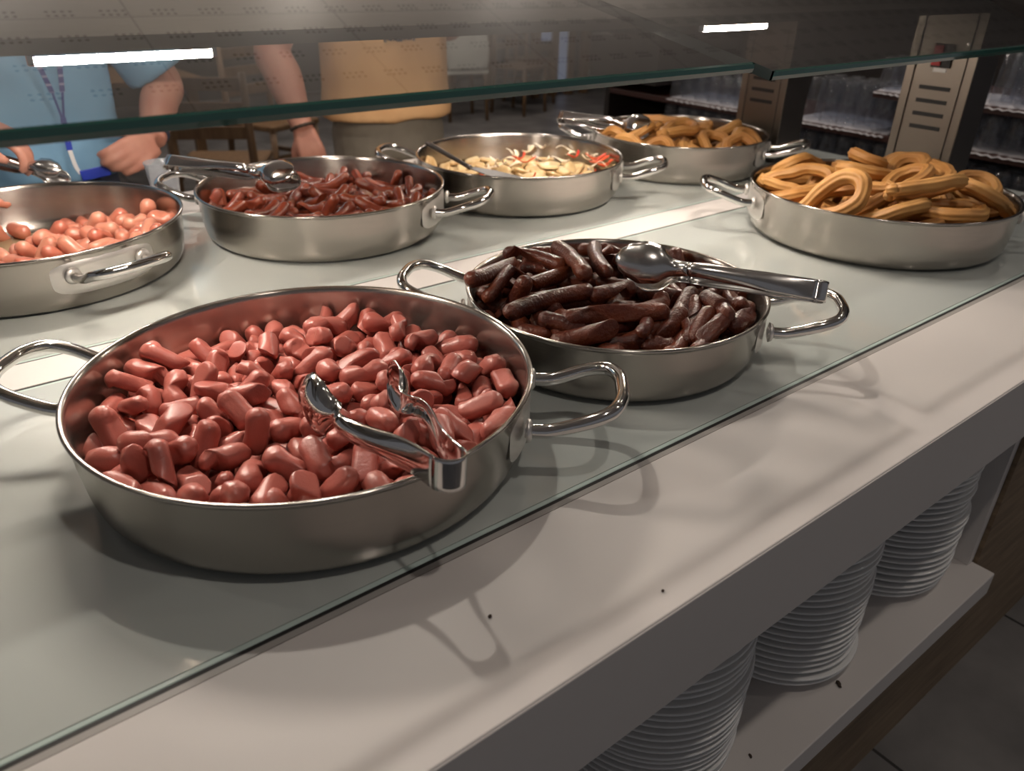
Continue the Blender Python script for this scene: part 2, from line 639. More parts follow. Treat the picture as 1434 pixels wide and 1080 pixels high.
tag(MB().box(-4, 12, -3, 10, -.10, 0).build('floor', floor_material()), kind='structure')
tag(MB().box(-4, 12, -3, 10, CEIL, CEIL + .1).build('ceiling', ceiling_material()), kind='structure')
WALL = add_noise_color(material('dim_wall', (.10, .09, .085), .8), (.10, .09, .085), (.085, .078, .075), 2)
tag(MB().box(-4, 12, 9.0, 9.2, 0, CEIL).build('wall_back', WALL), kind='structure')
tag(MB().box(9.5, 9.7, -3, 9.0, 0, CEIL).build('wall_right', WALL), kind='structure')

# downlight fittings in the ceiling, including the added fill ones
dl0 = None
for i, (x, y, p) in enumerate(DOWNLIGHTS):
    t = empty('ceiling_downlight', (x, y, CEIL), 0, 'round recessed downlight in the perforated ceiling, of a set with some added', 'ceiling light', 'recessed ceiling downlights')
    V, Fc = lathe([(.050, -.001), (.066, -.008), (.072, -.006), (.074, 0)], 32)
    MB().add(V, Fc).build('trim_ring', WHITE_PL, t, True)
    V, Fc = lathe([(0, -.001), (.050, -.001)], 32)
    MB().add(V, Fc).build('lens', BULB, t)

# globe lamps added over the dining room to light the reflected ceiling
for x, w in ((.5, 'nearest the person in blue'), (2.2, 'beyond the person in orange'), (3.9, 'beyond the glass rack')):
    t = empty('ceiling_fill_lamp', (x, 4.7, CEIL), 0, 'added globe lamp lighting the ceiling over the dining room, ' + w, 'lamp')
    V, Fc = ring = lathe([(.115 * math.cos(a), .115 * math.sin(a) - .42) if abs(abs(a) - math.pi / 2) > 1e-6 else (0, .115 * math.sin(a) - .42) for a in [math.pi * (k / 14 - .5) for k in range(15)]], 28)
    MB().add(V, Fc).build('globe', FILL_GLOBE, t, True)
    MB().tube([(0, 0, -.31), (0, 0, -.15), (0, 0, 0)], .004, 8).build('cord', BLACK, t, True)

# ================================================================ the counter
X0, X1 = -1.6, 2.30
ct = empty('buffet_counter', (0, 0, 0), 0, 'long white laminate buffet counter with wood-clad base and plate niche', 'counter')
mb = MB()
mb.box(X0, X1, .300, .472, CT - .03, CT, .0015)              # front border
mb.box(X0, X1, 1.082, 1.160, CT - .03, CT, .001)             # strip between the glass plates
mb.box(X0, X1, 1.757, 1.945, CT - .03, CT, .0015)
mb.box(X0, X1, .32, 1.93, CT - .05, CT - .0102)              # sub-base under the glass
mb.build('worktop', WHITE_LAM, ct)
MB().box(X0, X1, .2985, .318, CT - .130, CT - .0012, .001).box(X0, X1, 1.927, 1.9465, CT - .13, CT - .0012, .001).build('apron', WHITE_LAM, ct)
MB().box(X0, X1, .4725, .4795, CT - .02, CT - .0006).build('grey_edge_band', GREY_BAND, ct)  # narrow grey band beside the front glass gap
MB().box(X0, X1, .4795, .4845, CT - .0101, CT - .0012).box(X0, X1, 1.0775, 1.082, CT - .0101, CT - .0012).box(X0, X1, 1.160, 1.1645, CT - .0101, CT - .0012).build('gap_shade_strip', BLACK, ct)  # black strips stand in for the shade down in the open gaps
# wood base with the open niche (x from -1.2 to 1.40)
NX0, NX1, NB, SH = -1.45, 1.38, .70, CT - .49
mb = MB()
mb.box(NX1 + .022, X1 - .02, .330, 1.90, 0, CT - .05)
mb.box(X0 + .02, NX1 + .022, NB + .02, 1.90, 0, CT - .05)
mb.box(X0 + .02, NX1 + .022, .330, NB + .02, 0, SH - .052)
mb.build('wooden_base', WOOD_BASE, ct)
MB().box(NX0, NX1 + .018, .296, NB, SH - .05, SH, .002).build('plate_shelf', WHITE_LAM, ct)
MB().box(NX1 - .002, NX1 + .020, .338, NB, SH + .0005, CT - .051).box(NX0, NX1 - .002, NB, NB + .018, SH - .05, CT - .051).build('niche_lining', WHITE_LAM, ct)

for (y0, y1, lab) in ((.4845, 1.0775, 'pale green back-painted glass plate inset in the front half of counter'), (1.1645, 1.7545, 'pale green back-painted glass plate inset in the rear half of counter')):
    g = empty('glass_plate', (0, 0, 0), 0, lab, 'glass plate')
    MB().box(X0, X1 - .03, y0 + .006, y1 - .006, CT - .0099, CT - .0002).build('pane', COUNTER_GLASS, g)
    MB().box(X0, X1 - .03, y0, y0 + .006, CT - .0099, CT - .0005, .0012).box(X0, X1 - .03, y1 - .006, y1, CT - .0099, CT - .0005, .0012).build('ground_edge', GLASS_RIM, g)

# ================================================================ heat-lamp gantries with posts
def lamp_tube(xc, y, z, parent):
    L = .178
    V, Fc = sweep([Vector((xc - L / 2 + L * k / 10, y, z)) for k in range(11)], [.0045] * 11, 12)
    o = MB().add(V, Fc).build('lamp_tube', QUARTZ, parent, True)
    mb = MB()
    for s in (-1, 1):
        mb.box(xc + s * (L / 2 + .003) - .003, xc + s * (L / 2 + .003) + .003, y - .004, y + .004, z - .004, z + .016, .001)
    mb.build('end_cap', STEEL_POL, o)
    return o


def gantry(ys, yb, flip, lamps, label):
    t = empty('heat_lamp_gantry', (2.0, (ys + yb) / 2, CT), 0, label, 'heat lamp')
    def Y(v): return v if not flip else ys + yb - v
    z0 = .419
    mb = MB()
    poly = [(ys, z0), (ys, .4325), (yb, .4325 + .2057 * (yb - ys)), (yb, z0 + .012), (ys + .02, z0 + .012), (ys + .02, z0)]
    poly = [(Y(a), CT + b) for a, b in poly]
    mb.prism(poly if not flip else list(reversed(poly)), X0, 2.14)
    o = mb.build('canopy', STEEL_POST, t)
    o.location = -t.location
    for x in lamps:
        q = lamp_tube(x - 0, Y(ys + .112), CT + z0 - .0165, t)
        q.matrix_parent_inverse = Matrix.Translation(-t.location)
    return t


def post(y0, y1, label, switch):
    t = empty('heat_lamp_post', (2.0, (y0 + y1) / 2, CT), 0, label, 'steel post')
    w = (y1 - y0) / 2
    H = .4185
    fr = .020
    MB().box(.004, .11, -w, w, 0, H).build('housing', STEEL_DARK, t)
    MB().box(0, .006, -w, -w + fr, .0005, H, .001).box(0, .006, w - fr, w, .0005, H, .001).build('side_frame', STEEL_POST, t)
    MB().box(.001, .0048, -w + fr + .003, w - fr - .003, .0005, H, .0008).build('front_panel', STEEL_POST, t)
    for k in range(4):
        z = .252 - k * .030
        MB().box(-.0006, .002, -.037, .037, z - .0045, z + .0045).build('vent_slot', BLACK, t)
    if switch:
        s = MB().box(-.004, .001, -.024, .022, .298, .350, .001).build('switch_frame', BLACK, t)
        MB().box(-.0085, -.0042, -.002, .020, .302, .346, .002).build('red_rocker', RED_SW, s)
        MB().box(-.0007, .001, -.016, .014, .288, .2965).build('sticker', WHITE_PL, t)
        V, Fc = lathe([(0, .0015), (.004, .001), (.004, 0)], 12)
        MB().add(V, Fc, Matrix.Translation((.001, -.052, .352)) @ Matrix.Rotation(-math.pi / 2, 4, 'Y')).build('screw', STEEL_POL, t)
    return t


gantry(.842, 1.10, False, (.222, 1.252), 'long steel heat-lamp gantry over the front row of pans')
gantry(1.30, 1.56, True, (.222, 1.252), 'long steel heat-lamp gantry over the rear row of pans')
post(.840, 1.000, 'brushed steel post with red switch and four vent slots behind the right churro pan', True)
post(1.322, 1.475, 'brushed steel post with vent slots and no switch behind the rear churro pan', False)

# ================================================================ sloping sneeze-guard glass
def guard(xa, xb, ztop, label):
    t = empty('sneeze_guard_pane', ((xa + xb) / 2, .60, CT + ztop), 0, label, 'glass sneeze guard')
    sl = .2057
    n = Vector((0, -sl, 1)).normalized()
    d = Vector((0, 1, sl)).normalized()
    T = .0125
    Lg = .50
    hw = (xb - xa) / 2
    def P(x, s, k): return Vector((x, 0, 0)) + d * s + n * (k - T)
    V = [P(-hw, .004, T), P(hw, .004, T), P(hw, Lg, T), P(-hw, Lg, T)]
    top = MB().add(V, [(0, 1, 2, 3)])
    top.build('pane', GUARD, t)
    mb = MB()
    e = .004
    # the four ground edges: front one rounded
    fr = []
    for x in (-hw, hw):
        fr += [P(x, e, T), P(x, .0012, T - .0012), P(x, 0, T / 2), P(x, .0012, .0012), P(x, e, 0)]
    mb.add(fr, [(0, 1, 6, 5), (1, 2, 7, 6), (2, 3, 8, 7), (3, 4, 9, 8), (4, 0, 5, 9), (0, 1, 2, 3, 4), (9, 8, 7, 6, 5)])
    for sx in (-1, 1):
        a, b = sx * hw, sx * (hw - .0015)
        sd = MB()
        sd.add([P(a, 0.001, T), P(a, Lg, T), P(a, Lg, 0), P(a, .001, 0), P(b, .001, T), P(b, Lg, T), P(b, Lg, 0), P(b, .001, 0)],
               [(0, 1, 2, 3), (4, 7, 6, 5), (0, 4, 5, 1), (3, 2, 6, 7)])
        sd.build('side_edge', GUARD_SIDE, t)
    mb.build('ground_edge', GUARD_EDGE, t)
    return t


guard(-1.2, .836, .398, 'clear green-edged sneeze-guard glass over the sausage pans, left of the joint')
guard(.878, 2.12, .3865, 'clear green-edged sneeze-guard glass right of the joint, in front of the posts')

# ================================================================ plates in the niche
def plate_mesh():
    prof = [(0, .004), (.082, .004), (.084, 0), (.090, 0), (.092, .005), (.112, .0125), (.1335, .0195), (.1352, .0212), (.1350, .0230), (.1330, .0236), (.110, .0175), (.090, .010), (.075, .008), (0, .008)]
    return mesh_from('dinner_plate', *lathe(prof, 64))


PM = plate_mesh()
PM.materials.append(PORCELAIN)
rnd = random.Random(4)
for (x, y, n, lab) in ((.626, .475, 25, 'nearest plate stack, beside the lower edge of the picture'), (.938, .474, 25, 'middle plate stack of the three under the counter'), (1.245, .474, 25, 'farthest plate stack, next to the niche end panel')):
    ox = oy = 0
    for k in range(n):
        ox = ox * .7 + rnd.gauss(0, .0016); oy = oy * .7 + rnd.gauss(0, .0016)
        o = link('dinner_plate', PM, None, None, (x + ox, y + oy, SH + .0008 + k * .0121))
        o.rotation_euler = (0, 0, rnd.random() * 6)
        tag(o, 'white dinner plate in the ' + lab, 'plate', 'plates in the ' + lab.split(',')[0])
for (x, y, s) in ((.93, .331, .006), (.715, .338, .0035)):
    V, Fc = sausage_geo(s * 2.2, s * .5, .8, random.Random(int(x * 99)), 1, .4, .5, 8, 7, 300)
    tag(MB().add(V, Fc, Matrix.Translation((x, y, SH + s * .5)) @ Matrix.Rotation(1.1, 4, 'Z')).build('food_crumb', CRUMB, None, True), 'larger dark crumb on the white plate shelf' if s > .005 else 'small dark crumb on the plate shelf by the nearest stack', 'crumb')
for (x, y, s, l) in ((.29, .391, .0016, 'tiny dark crumb on the counter by the front glass edge'), (.434, .322, .0012, 'tiny dark crumb near the counter front edge')):
    V, Fc = sausage_geo(s * 2.4, s, .4, random.Random(int(x * 99)), 1, .4, .5, 8, 7, 300)
    tag(MB().add(V, Fc, Matrix.Translation((x, y, CT + s))).build('food_crumb', CRUMB, None, True), l, 'crumb')

# ================================================================ pans
def pan(key, x, y, R, h, axis, label):
    t = empty('serving_pan', (x, y, CT), math.radians(axis), label, 'pan')
    V, Fc = lathe(pan_profile(R, h), 128)
    MB().add(V, Fc).build('bowl', STEEL_PAN, t, True)
    for s in (0, 1):
        M = Matrix.Rotation(math.pi * s, 4, 'Z')
        z0 = h * .66
        a = .058
        pts = [(R - .006, -a, z0), (R + .022, -a, z0 + .001), (R + .060, -a * 1.02, z0 + .014), (R + .085, -a * .86, z0 + .022), (R + .0965, -a * .45, z0 + .025), (R + .0985, 0, z0 + .0255)]
        pts = pts + [(p[0], -p[1], p[2]) for p in reversed(pts[:-1])]
        hd = MB().add(*sweep(smooth_curve(pts, 7), [.0078] * (7 * (len(pts) - 1) + 1), 14), M).build('handle', STEEL_POL, t, True)
        # curved mounting plate, rounded ends
        mb = MB()
        n, rings = 40, 5
        V, Fc = [], []
        hz, ha = h * .29, (a + .030)
        rp = R - .0022
        for j in range(rings + 1):
            q = j / rings
            for k in range(n):
                b = 2 * math.pi * k / n
                c, s_ = math.cos(b), math.sin(b)
                e = 2 / 4.0
                u = math.copysign(abs(c) ** e, c) * ha * q
                w = math.copysign(abs(s_) ** e, s_) * hz * q
                rr = rp if j < rings else rp - .0028
                if j == rings: u, w = u, w
                V.append(Vector((rr * math.cos(u / rp), rr * math.sin(u / rp), h * .60 + w)))
        for j in range(rings):
            for k in range(n):
                l = (k + 1) % n
                Fc.append((j * n + k, j * n + l, (j + 1) * n + l, (j + 1) * n + k))
        mb.add(V, Fc, M)
        for sg in (-1, 1):                                   # weld collars round the two ends
            c = Vector((R - .004, sg * a, z0))
            mb.add(*sweep([c, c + Vector((.004, 0, 0)), c + Vector((.006, 0, .0))], [.0135, .0125, .0085], 16), M)
        mb.build('mounting_plate', STEEL_PLATE, hd, True)
    return t


STEEL_PLATE = brushed('matt_steel_plate', (.74, .71, .68), .42, 0, (2, 2, 10))
PANS = {
    'A': (.2923, .7344, .25, .0987, -41, 'large steel pan of pink frankfurter pieces, nearest the front edge'),
    'B': (.7716, .7355, .2187, .0874, -47, 'steel pan of dark grilled sausages in the middle of the front row'),
    'C': (1.605, .795, .264, .100, -46, 'steel pan heaped with golden churros in front of the switch post'),
    'D': (.145, 1.552, .2525, .0955, -74, 'half-empty steel pan of cocktail sausages at the left edge'),
    'E': (.672, 1.490, .2500, .0955, -46, 'steel pan of small red sausages in the rear row'),
    'F': (1.187, 1.487, .2500, .0955, -46, 'steel pan of potatoes, onion and red pepper in the rear row'),
    'G': (1.730, 1.457, .2425, .1000, -60, 'steel pan of churros farthest back in the rear row'),
}
for k, a in PANS.items():
    pan(k, *a)

# food transforms: pan | kind | variant,x,y,z (0.1 mm from the pan base),quaternion (per mille)
FOOD = """
A|frank|6,-1258,-1188,190,152,-936,303,-92;2,183,-115,209,580,-733,264,-238;0,660,-737,170,407,628,-542,-383;3,-735,-39,177,858,470,-98,-183;3,97,-1060,200,46,100,940,-323;4,380,696,205,131,151,693,692;1,2139,-495,258,389,559,-680,-270;5,-364,-927,193,937,-211,-123,250;3,1198,-1042,200,256,-762,-525,279;7,1082,519,198,201,97,715,-662;0,-573,867,170,391,566,613,389;7,-2167,69,210,456,-27,-415,787;7,-143,-2191,223,78,103,945,300;4,-265,302,203,586,440,373,569;1,339,1814,182,880,-401,-231,104;3,-1248,1164,222,943,-308,51,-112;5,591,-2035,200,961,-254,-58,-92;6,-1057,1970,432,531,-14,-844,-65;2,-1266,-39,176,967,62,-57,239;0,544,1462,172,374,-118,-521,758;2,1644,-531,168,234,39,513,825;2,966,-1504,168,852,474,177,136;2,1400,343,215,35,-527,846,-77;4,1626,-794,182,88,5,-763,640;6,1021,1792,212,417,797,319,297;6,1438,-1730,287,325,178,-670,-643;3,-1028,279,205,16,29,-973,-229;7,2103,449,202,8,288,637,-715;1,890,1064,210,151,67,400,902;1,27,-1977,179,854,-492,-13,-169;4,-1092,1782,186,31,74,-792,606;0,9,-1426,171,204,337,-759,-518;1,1581,118,211,468,256,-403,-743;2,1201,-1674,215,371,-258,520,-725;5,445,-2202,394,291,134,730,-604;5,-1655,-1468,256,50,-516,-721,459;5,641,2102,231,70,-64,-664,742;1,734,-1198,223,28,156,900,407;6,-569,-1389,164,186,742,-607,-217;3,143,-770,177,70,37,480,874;7,76,1935,316,680,210,-496,497;6,-793,1662,164,277,877,387,67;1,647,-7,207,420,185,-359,-813;0,-1120,-236,171,169,-226,484,-829;6,-240,1267,165,190,438,844,244;4,2068,772,274,217,514,-123,-821;1,-1942,-992,241,391,734,-525,-182;5,-1128,-985,205,357,201,530,742;5,1938,-986,246,784,5,130,606;1,1167,-195,220,194,765,604,112;7,-1378,-1428,219,304,26,178,935;3,-86,2212,367,368,-387,-730,-426;4,-1111,-678,194,399,90,-52,911;3,-1624,1366,184,815,461,180,302;2,1500,966,168,192,12,506,841;1,-246,-52,207,843,433,-144,-283;0,510,-1384,202,22,-212,-977,26;0,-723,2023,177,521,835,163,75;3,126,-1192,453,130,647,553,509;3,-832,1205,205,178,715,651,181;4,-475,-1851,182,182,-107,-755,621;7,1791,-1349,361,336,-301,876,174;2,-1717,904,168,368,304,-407,-779;7,1440,-1294,221,657,-481,533,-229;7,-288,2143,207,208,96,-516,825;6,-920,624,165,908,180,42,375;1,-1987,408,212,662,359,314,578;1,-1622,-744,212,216,125,472,846;7,458,-1748,205,794,577,60,182;0,2097,176,180,778,-488,-292,-267;1,-1206,-1766,190,236,53,-410,880;5,935,-794,204,328,541,678,375;1,-894,-182,421,76,7,-201,977;4,1726,604,196,686,-82,-63,-720;1,-1328,794,211,506,267,386,723;7,-542,419,203,674,-343,375,-535;5,-1780,-52,205,33,191,956,221;4,-1465,277,181,467,-640,434,-428;3,86,1265,200,312,-777,534,-115;2,-267,-466,174,613,84,-7,786;4,-298,-1247,181,577,-626,-437,291;7,49,-456,192,695,-655,295,-22;2,1884,-213,168,656,311,398,561;7,-770,-1676,196,556,-334,613,-451;4,-276,947,204,668,555,-328,-372;3,1713,1437,380,141,-880,276,-360;0,939,-1932,261,456,-39,384,802;2,-750,598,335,894,376,152,192;6,767,839,165,216,67,170,959;1,1376,-1721,612,503,-838,-182,106;3,15,302,202,325,500,-672,-438;1,1039,1486,223,120,-470,848,-215;6,128,1730,446,53,227,687,689;7,1624,-1090,196,709,-601,355,-101;2,1316,1286,178,148,-63,-56,-985;2,403,1085,245,715,65,337,609;5,-2009,920,262,649,-575,-278,413;3,-122,1805,222,455,-141,-241,845;5,-694,-2082,231,400,906,-52,-126;6,592,-418,187,1,-999,46,-6;2,-2090,-349,256,849,-339,-1,405;3,1812,1118,193,770,553,-185,-261;2,281,313,209,334,-580,629,-396;7,-1058,900,203,588,-480,199,-620;0,779,1798,200,274,62,-160,-946;5,12,764,204,99,-393,906,-123;7,382,-1170,454,582,-379,-354,626;3,-1698,-374,229,874,-457,-83,145;2,-559,1423,178,768,83,-29,634;4,-633,923,426,90,31,863,-496;6,593,740,418,239,-21,-135,-961;3,-843,-354,211,533,801,243,119;7,276,1419,381,62,-24,-689,721;0,-660,2150,429,95,-102,562,-815;3,152,-1642,195,304,236,-562,-732;4,2197,-70,282,480,-45,876,-23;4,-1029,365,564,503,-678,500,192;3,-750,-1041,526,374,782,-297,-401;2,924,-113,209,188,710,-662,-147;4,871,-1050,475,239,508,744,-364;3,636,428,209,47,-489,869,-52;1,1301,767,228,204,-47,-91,974;3,2041,-915,562,264,-793,-518,184;0,-1312,490,324,192,845,-149,476;4,-2139,202,502,936,-214,118,-252;3,-2009,596,597,648,403,219,-608;0,-2201,557,414,367,-643,669,-68;0,659,1791,494,31,-546,-837,-4;3,-1188,742,535,263,-964,-1,46;4,-814,-972,194,888,-59,-86,-448;6,953,294,250,691,596,-79,-401;5,993,1984,553,745,-595,-260,-154;6,-1620,-1305,483,104,-593,-619,504;7,-536,-517,194,314,618,319,647;7,-408,1362,415,3,-562,826,43;5,1508,-254,361,931,301,41,-201;6,-2102,-715,315,666,-8,-474,-576;1,-1380,63,448,706,551,262,358;3,-1353,-1217,510,699,-216,423,535;0,-391,1809,203,15,-865,500,-27;1,2176,-443,498,458,-533,70,-708;0,-690,-746,181,372,-115,-416,822;7,1260,-428,368,634,722,-246,-127;2,1349,1599,329,457,-402,243,-755;7,-685,240,420,738,493,-189,-421;6,-1188,1454,165,152,342,892,254;2,-1912,-1191,531,497,142,438,735;2,26,897,503,516,505,-691,-42;6,-214,-1719,321,597,-721,-57,-348;1,-202,1148,480,25,-912,-410,-10;5,344,83,427,175,539,753,335;6,837,1586,414,477,207,-193,-832;6,1464,216,424,429,230,-408,-773;7,1115,-1591,446,42,340,-827,-445;3,592,-1386,529,173,-343,-743,-548;4,194,1120,473,325,490,781,210;7,-512,-2197,488,978,173,30,-113;7,1239,-651,196,712,491,-492,-101;3,1994,1,447,469,319,722,395;6,-136,-663,415,150,323,875,328;1,1392,1112,416,102,-126,443,-881;3,1794,-846,456,108,459,-877,-92;0,67,1408,652,855,-17,-117,504;7,980,-1312,405,906,-422,-11,-29;1,415,-1708,499,557,-582,-206,556;0,-483,-11,490,479,556,-210,-647;2,1033,720,474,844,-320,-366,225;3,-2196,-529,586,708,341,-339,-517;1,213,-417,412,892,-314,-160,282;4,-141,1540,441,886,274,-332,174;5,229,2217,356,701,-371,601,102;6,-413,1982,484,716,-679,-152,58;5,-1025,1490,451,415,-526,-463,580;5,-817,-1345,329,186,467,589,-633;0,-1856,886,458,522,-580,472,-411;7,1827,323,292,606,359,-162,-691;0,-1579,1482,643,224,233,-366,873;3,-789,1740,466,526,-324,-353,703;1,1620,1210,679,957,204,-11,-208;3,1044,-586,461,865,-293,35,-406;2,-331,-992,481,744,-573,-246,240;1,658,274,474,880,-415,-51,-226;7,-1477,1690,364,0,937,316,-148;1,304,-682,454,52,-450,81,-888;4,-350,608,285,764,-77,586,259;1,-1639,-269,576,180,912,-247,275;5,-1847,1291,478,292,-826,-460,142;5,-1007,-2023,484,440,-810,-25,-387;3,1376,719,534,337,-525,755,-202;7,-1366,1431,404,74,-79,625,-773;1,-526,-1933,447,83,185,-544,814;2,1008,1252,508,750,-643,-131,82;5,-2098,-111,443,620,772,44,133;7,325,-1468,670,424,54,901,-71;1,495,1522,516,595,183,-285,729;6,1571,771,748,602,637,364,316;0,-197,-1185,466,172,321,-927,-88;0,-747,-732,432,430,615,606,262;0,1123,-23,498,279,-108,401,866;5,-20,-272,475,324,15,-359,-875;0,-303,214,422,259,316,697,589;1,-1076,-847,459,331,-416,424,-733;6,2071,575,449,262,14,763,591;1,-1062,-1531,402,817,44,573,-43;6,1229,-1011,433,294,850,-427,-91;6,1731,63,481,684,-165,-502,504;0,541,996,572,153,-947,-197,205;3,872,898,624,379,299,-863,-148;4,-485,-705,407,500,-514,552,-425;0,-1738,250,172,408,611,579,353;6,-1354,-603,317,83,813,-478,321;5,-1345,1654,632,745,557,-58,-364;6,-588,1739,596,845,101,279,-445;2,-1333,-1722,496,568,247,475,626;5,1709,716,537,101,-384,814,424;0,1242,400,449,894,-89,-416,-141;3,-1574,723,275,600,407,185,-663;4,-1473,1137,530,719,208,-225,624;4,1866,-403,457,656,-598,-424,178;5,139,512,497,528,492,-645,-251;3,-160,-1528,618,408,273,-251,-834;3,1311,1750,594,927,-246,-264,-99;1,922,1564,668,79,83,-554,825;5,35,-2263,512,53,14,475,878;1,-1178,1143,556,556,80,221,-797;3,-789,102,641,695,-397,556,-226;7,-1631,481,453,247,648,401,599;6,-252,-1442,373,186,164,-552,-796;3,368,785,569,248,-155,721,628;2,649,-157,540,178,236,-850,436;2,-1065,-1290,474,104,371,-871,-306;0,-798,-371,616,789,83,-607,42;4,1875,942,402,664,-474,-564,128;2,-1749,224,431,364,185,-176,896;5,582,-439,498,209,-924,-147,283;5,395,2064,488,388,-334,683,-521;5,1158,215,604,337,-168,303,876;7,802,-1768,489,189,424,882,-81;5,-530,-1686,573,500,129,816,258;1,2132,229,543,728,-550,77,-403;0,-1577,-661,474,421,542,678,264;1,845,-742,532,417,-146,401,803;5,-1199,-489,521,60,62,-937,338;5,-1903,-672,496,645,118,230,719;6,108,-1662,536,485,664,-553,133;2,-167,-698,656,298,-14,412,861;0,271,-86,622,475,-412,197,-753;7,-1472,313,629,473,825,79,300;6,532,-1933,433,119,-109,291,943;4,-246,-1977,594,689,-324,-440,477;6,841,515,612,17,-148,-396,906;7,-806,718,604,107,-304,-695,-643;0,-637,1395,568,40,-857,-418,-298;6,1579,-1285,484,255,781,455,343;5,-256,-22,568,309,643,-420,-561;0,1368,-1344,645,861,-312,-105,-388;7,921,-1514,601,493,314,49,810;5,-535,-1275,678,112,-685,704,150;1,-844,-1667,553,109,594,-481,-636;0,-498,603,589,960,74,-266,37;3,33,51,542,732,81,483,473;6,1555,-780,447,843,155,127,499;5,302,-1083,731,695,245,381,558;6,-1529,-948,299,201,-230,613,729;4,533,-710,691,81,-423,832,-350;6,-1702,947,629,87,666,690,-271;1,934,-284,643,190,-27,-716,-672;5,1274,-549,629,666,-660,315,-147;0,-1780,-493,666,675,360,-187,616;2,-1298,-198,565,356,349,342,-796;7,-591,388,659,57,298,944,-127;7,-122,533,477,707,213,-192,-646;3,-1100,1713,730,923,131,225,-283;1,1431,-149,641,242,-272,408,-837;5,-315,862,581,263,-386,-806,-363;1,-1755,55,635,960,-190,95,-182;4,-1678,-1040,591,246,-643,-480,544;6,617,-991,481,579,238,529,573;4,677,1245,695,619,-40,294,728;0,145,-2015,490,99,50,-690,715;0,-276,1656,579,699,155,590,374;0,-798,1198,508,971,179,17,-160;4,-481,-367,542,47,112,-990,70;7,1741,-607,671,102,-186,774,-597;0,1510,1497,562,903,-3,-226,365;4,379,1230,586,269,447,330,787;4,-131,-1041,663,254,-939,-188,140;5,1738,461,656,56,113,-985,116;7,-1955,-308,591,234,-592,-227,-737;2,-901,982,622,501,-686,-414,-326;7,-1035,82,500,192,-488,166,-835;2,1635,-357,603,945,59,-15,322;4,412,415,653,255,-662,-616,343;1,693,51,668,972,-20,-90,-215;5,664,-1662,730,349,761,480,261
B|grill|6,-1304,455,177,884,404,-77,-222;2,-344,1644,177,995,-7,0,103;0,699,784,175,903,-400,-71,139;3,1336,-438,187,961,-260,-17,93;3,42,317,185,49,-501,-860,80;4,1014,593,139,781,587,91,191;1,-1512,49,181,916,70,-23,-393;5,1613,384,181,132,698,693,122;3,-544,1192,180,81,977,-198,-16;7,99,-1666,190,585,804,28,103;0,729,-777,175,652,-297,278,-639;7,916,1242,262,196,966,97,140;7,610,1648,309,963,88,111,-231;4,-33,-92,134,730,491,-298,-369;1,-665,-162,162,55,193,945,259;3,115,1052,180,69,658,746,77;5,1612,-1013,238,789,351,279,420;6,948,-1227,322,515,-372,286,-717;2,-905,1031,249,412,868,-194,-200;0,367,1404,448,401,-569,-717,-19;2,-1043,689,175,938,2,5,-346;2,571,-75,355,1,988,-25,-153;2,-71,1053,426,72,789,607,58;4,1300,-1123,141,720,417,255,493;6,1859,69,371,354,596,631,348;6,-1156,-548,177,799,563,-135,-167;3,922,283,179,81,981,174,17;7,1401,-975,510,812,517,142,230;1,-401,-571,177,957,257,-22,-135;1,-1443,689,602,559,563,-588,160;4,-532,-1057,177,4,-99,994,-40;0,-909,-1634,211,107,-940,206,-249;1,-1622,38,454,829,266,186,455;2,205,-1627,593,860,-432,-19,272;5,243,-1914,424,845,526,-48,85;5,-1918,219,350,75,700,610,365;5,-1561,-354,454,625,551,155,531;1,1510,422,429,142,871,344,320;6,3,-1431,239,695,695,181,42;3,1479,1147,622,165,-898,383,140;7,-926,-1365,352,867,-485,113,3;6,-333,1462,447,848,-239,-121,456;1,1417,-645,516,757,580,110,281;0,671,836,405,208,965,154,37;6,964,-639,420,680,676,177,221;4,606,-1078,551,551,802,27,231;1,-491,813,471,249,828,445,234;5,-1189,-118,437,753,48,59,653;5,1643,145,533,653,557,1,513;1,-162,-1258,361,921,260,263,121;7,748,531,433,984,103,-16,147;3,-215,714,702,961,107,60,248;4,-1112,-861,276,933,295,-194,-69;3,-810,89,470,476,821,197,-248;2,-353,-361,422,979,162,-55,-110;1,-824,-444,519,455,826,-151,-295;0,54,133,423,295,-939,-161,-73;0,-1526,-876,374,660,-258,-648,279;3,-376,-1594,614,757,603,179,176;3,-790,-1099,609,634,771,-39,44;4,112,1521,650,743,391,-314,-444;7,-802,1780,475,362,900,166,176;2,1062,1092,638,839,421,-205,-277;7,601,-524,405,861,344,40,371;7,-1093,926,552,857,495,-133,-59;6,965,-1475,627,326,926,190,9;1,850,165,496,536,754,367,100;1,-150,-772,807,650,595,399,253;7,-212,262,612,915,400,12,51;0,1259,24,531,149,-764,-627,-43;1,-940,-792,670,593,804,42,4;5,-1309,307,694,981,136,82,113;1,4,-798,519,704,642,52,299;4,-571,1562,556,374,877,126,275;1,404,-887,622,601,768,122,187;7,875,-38,787,718,454,307,429;5,500,756,652,447,883,136,40;4,1629,-190,661,298,224,-752,-543;3,180,-58,812,678,-702,-133,171;2,-639,-177,706,740,489,-104,-450;4,-1607,-1007,574,599,643,-392,-273;7,495,-1302,766,897,440,-13,-44;2,-828,1161,674,785,599,-142,-71;7,517,947,862,794,565,125,187
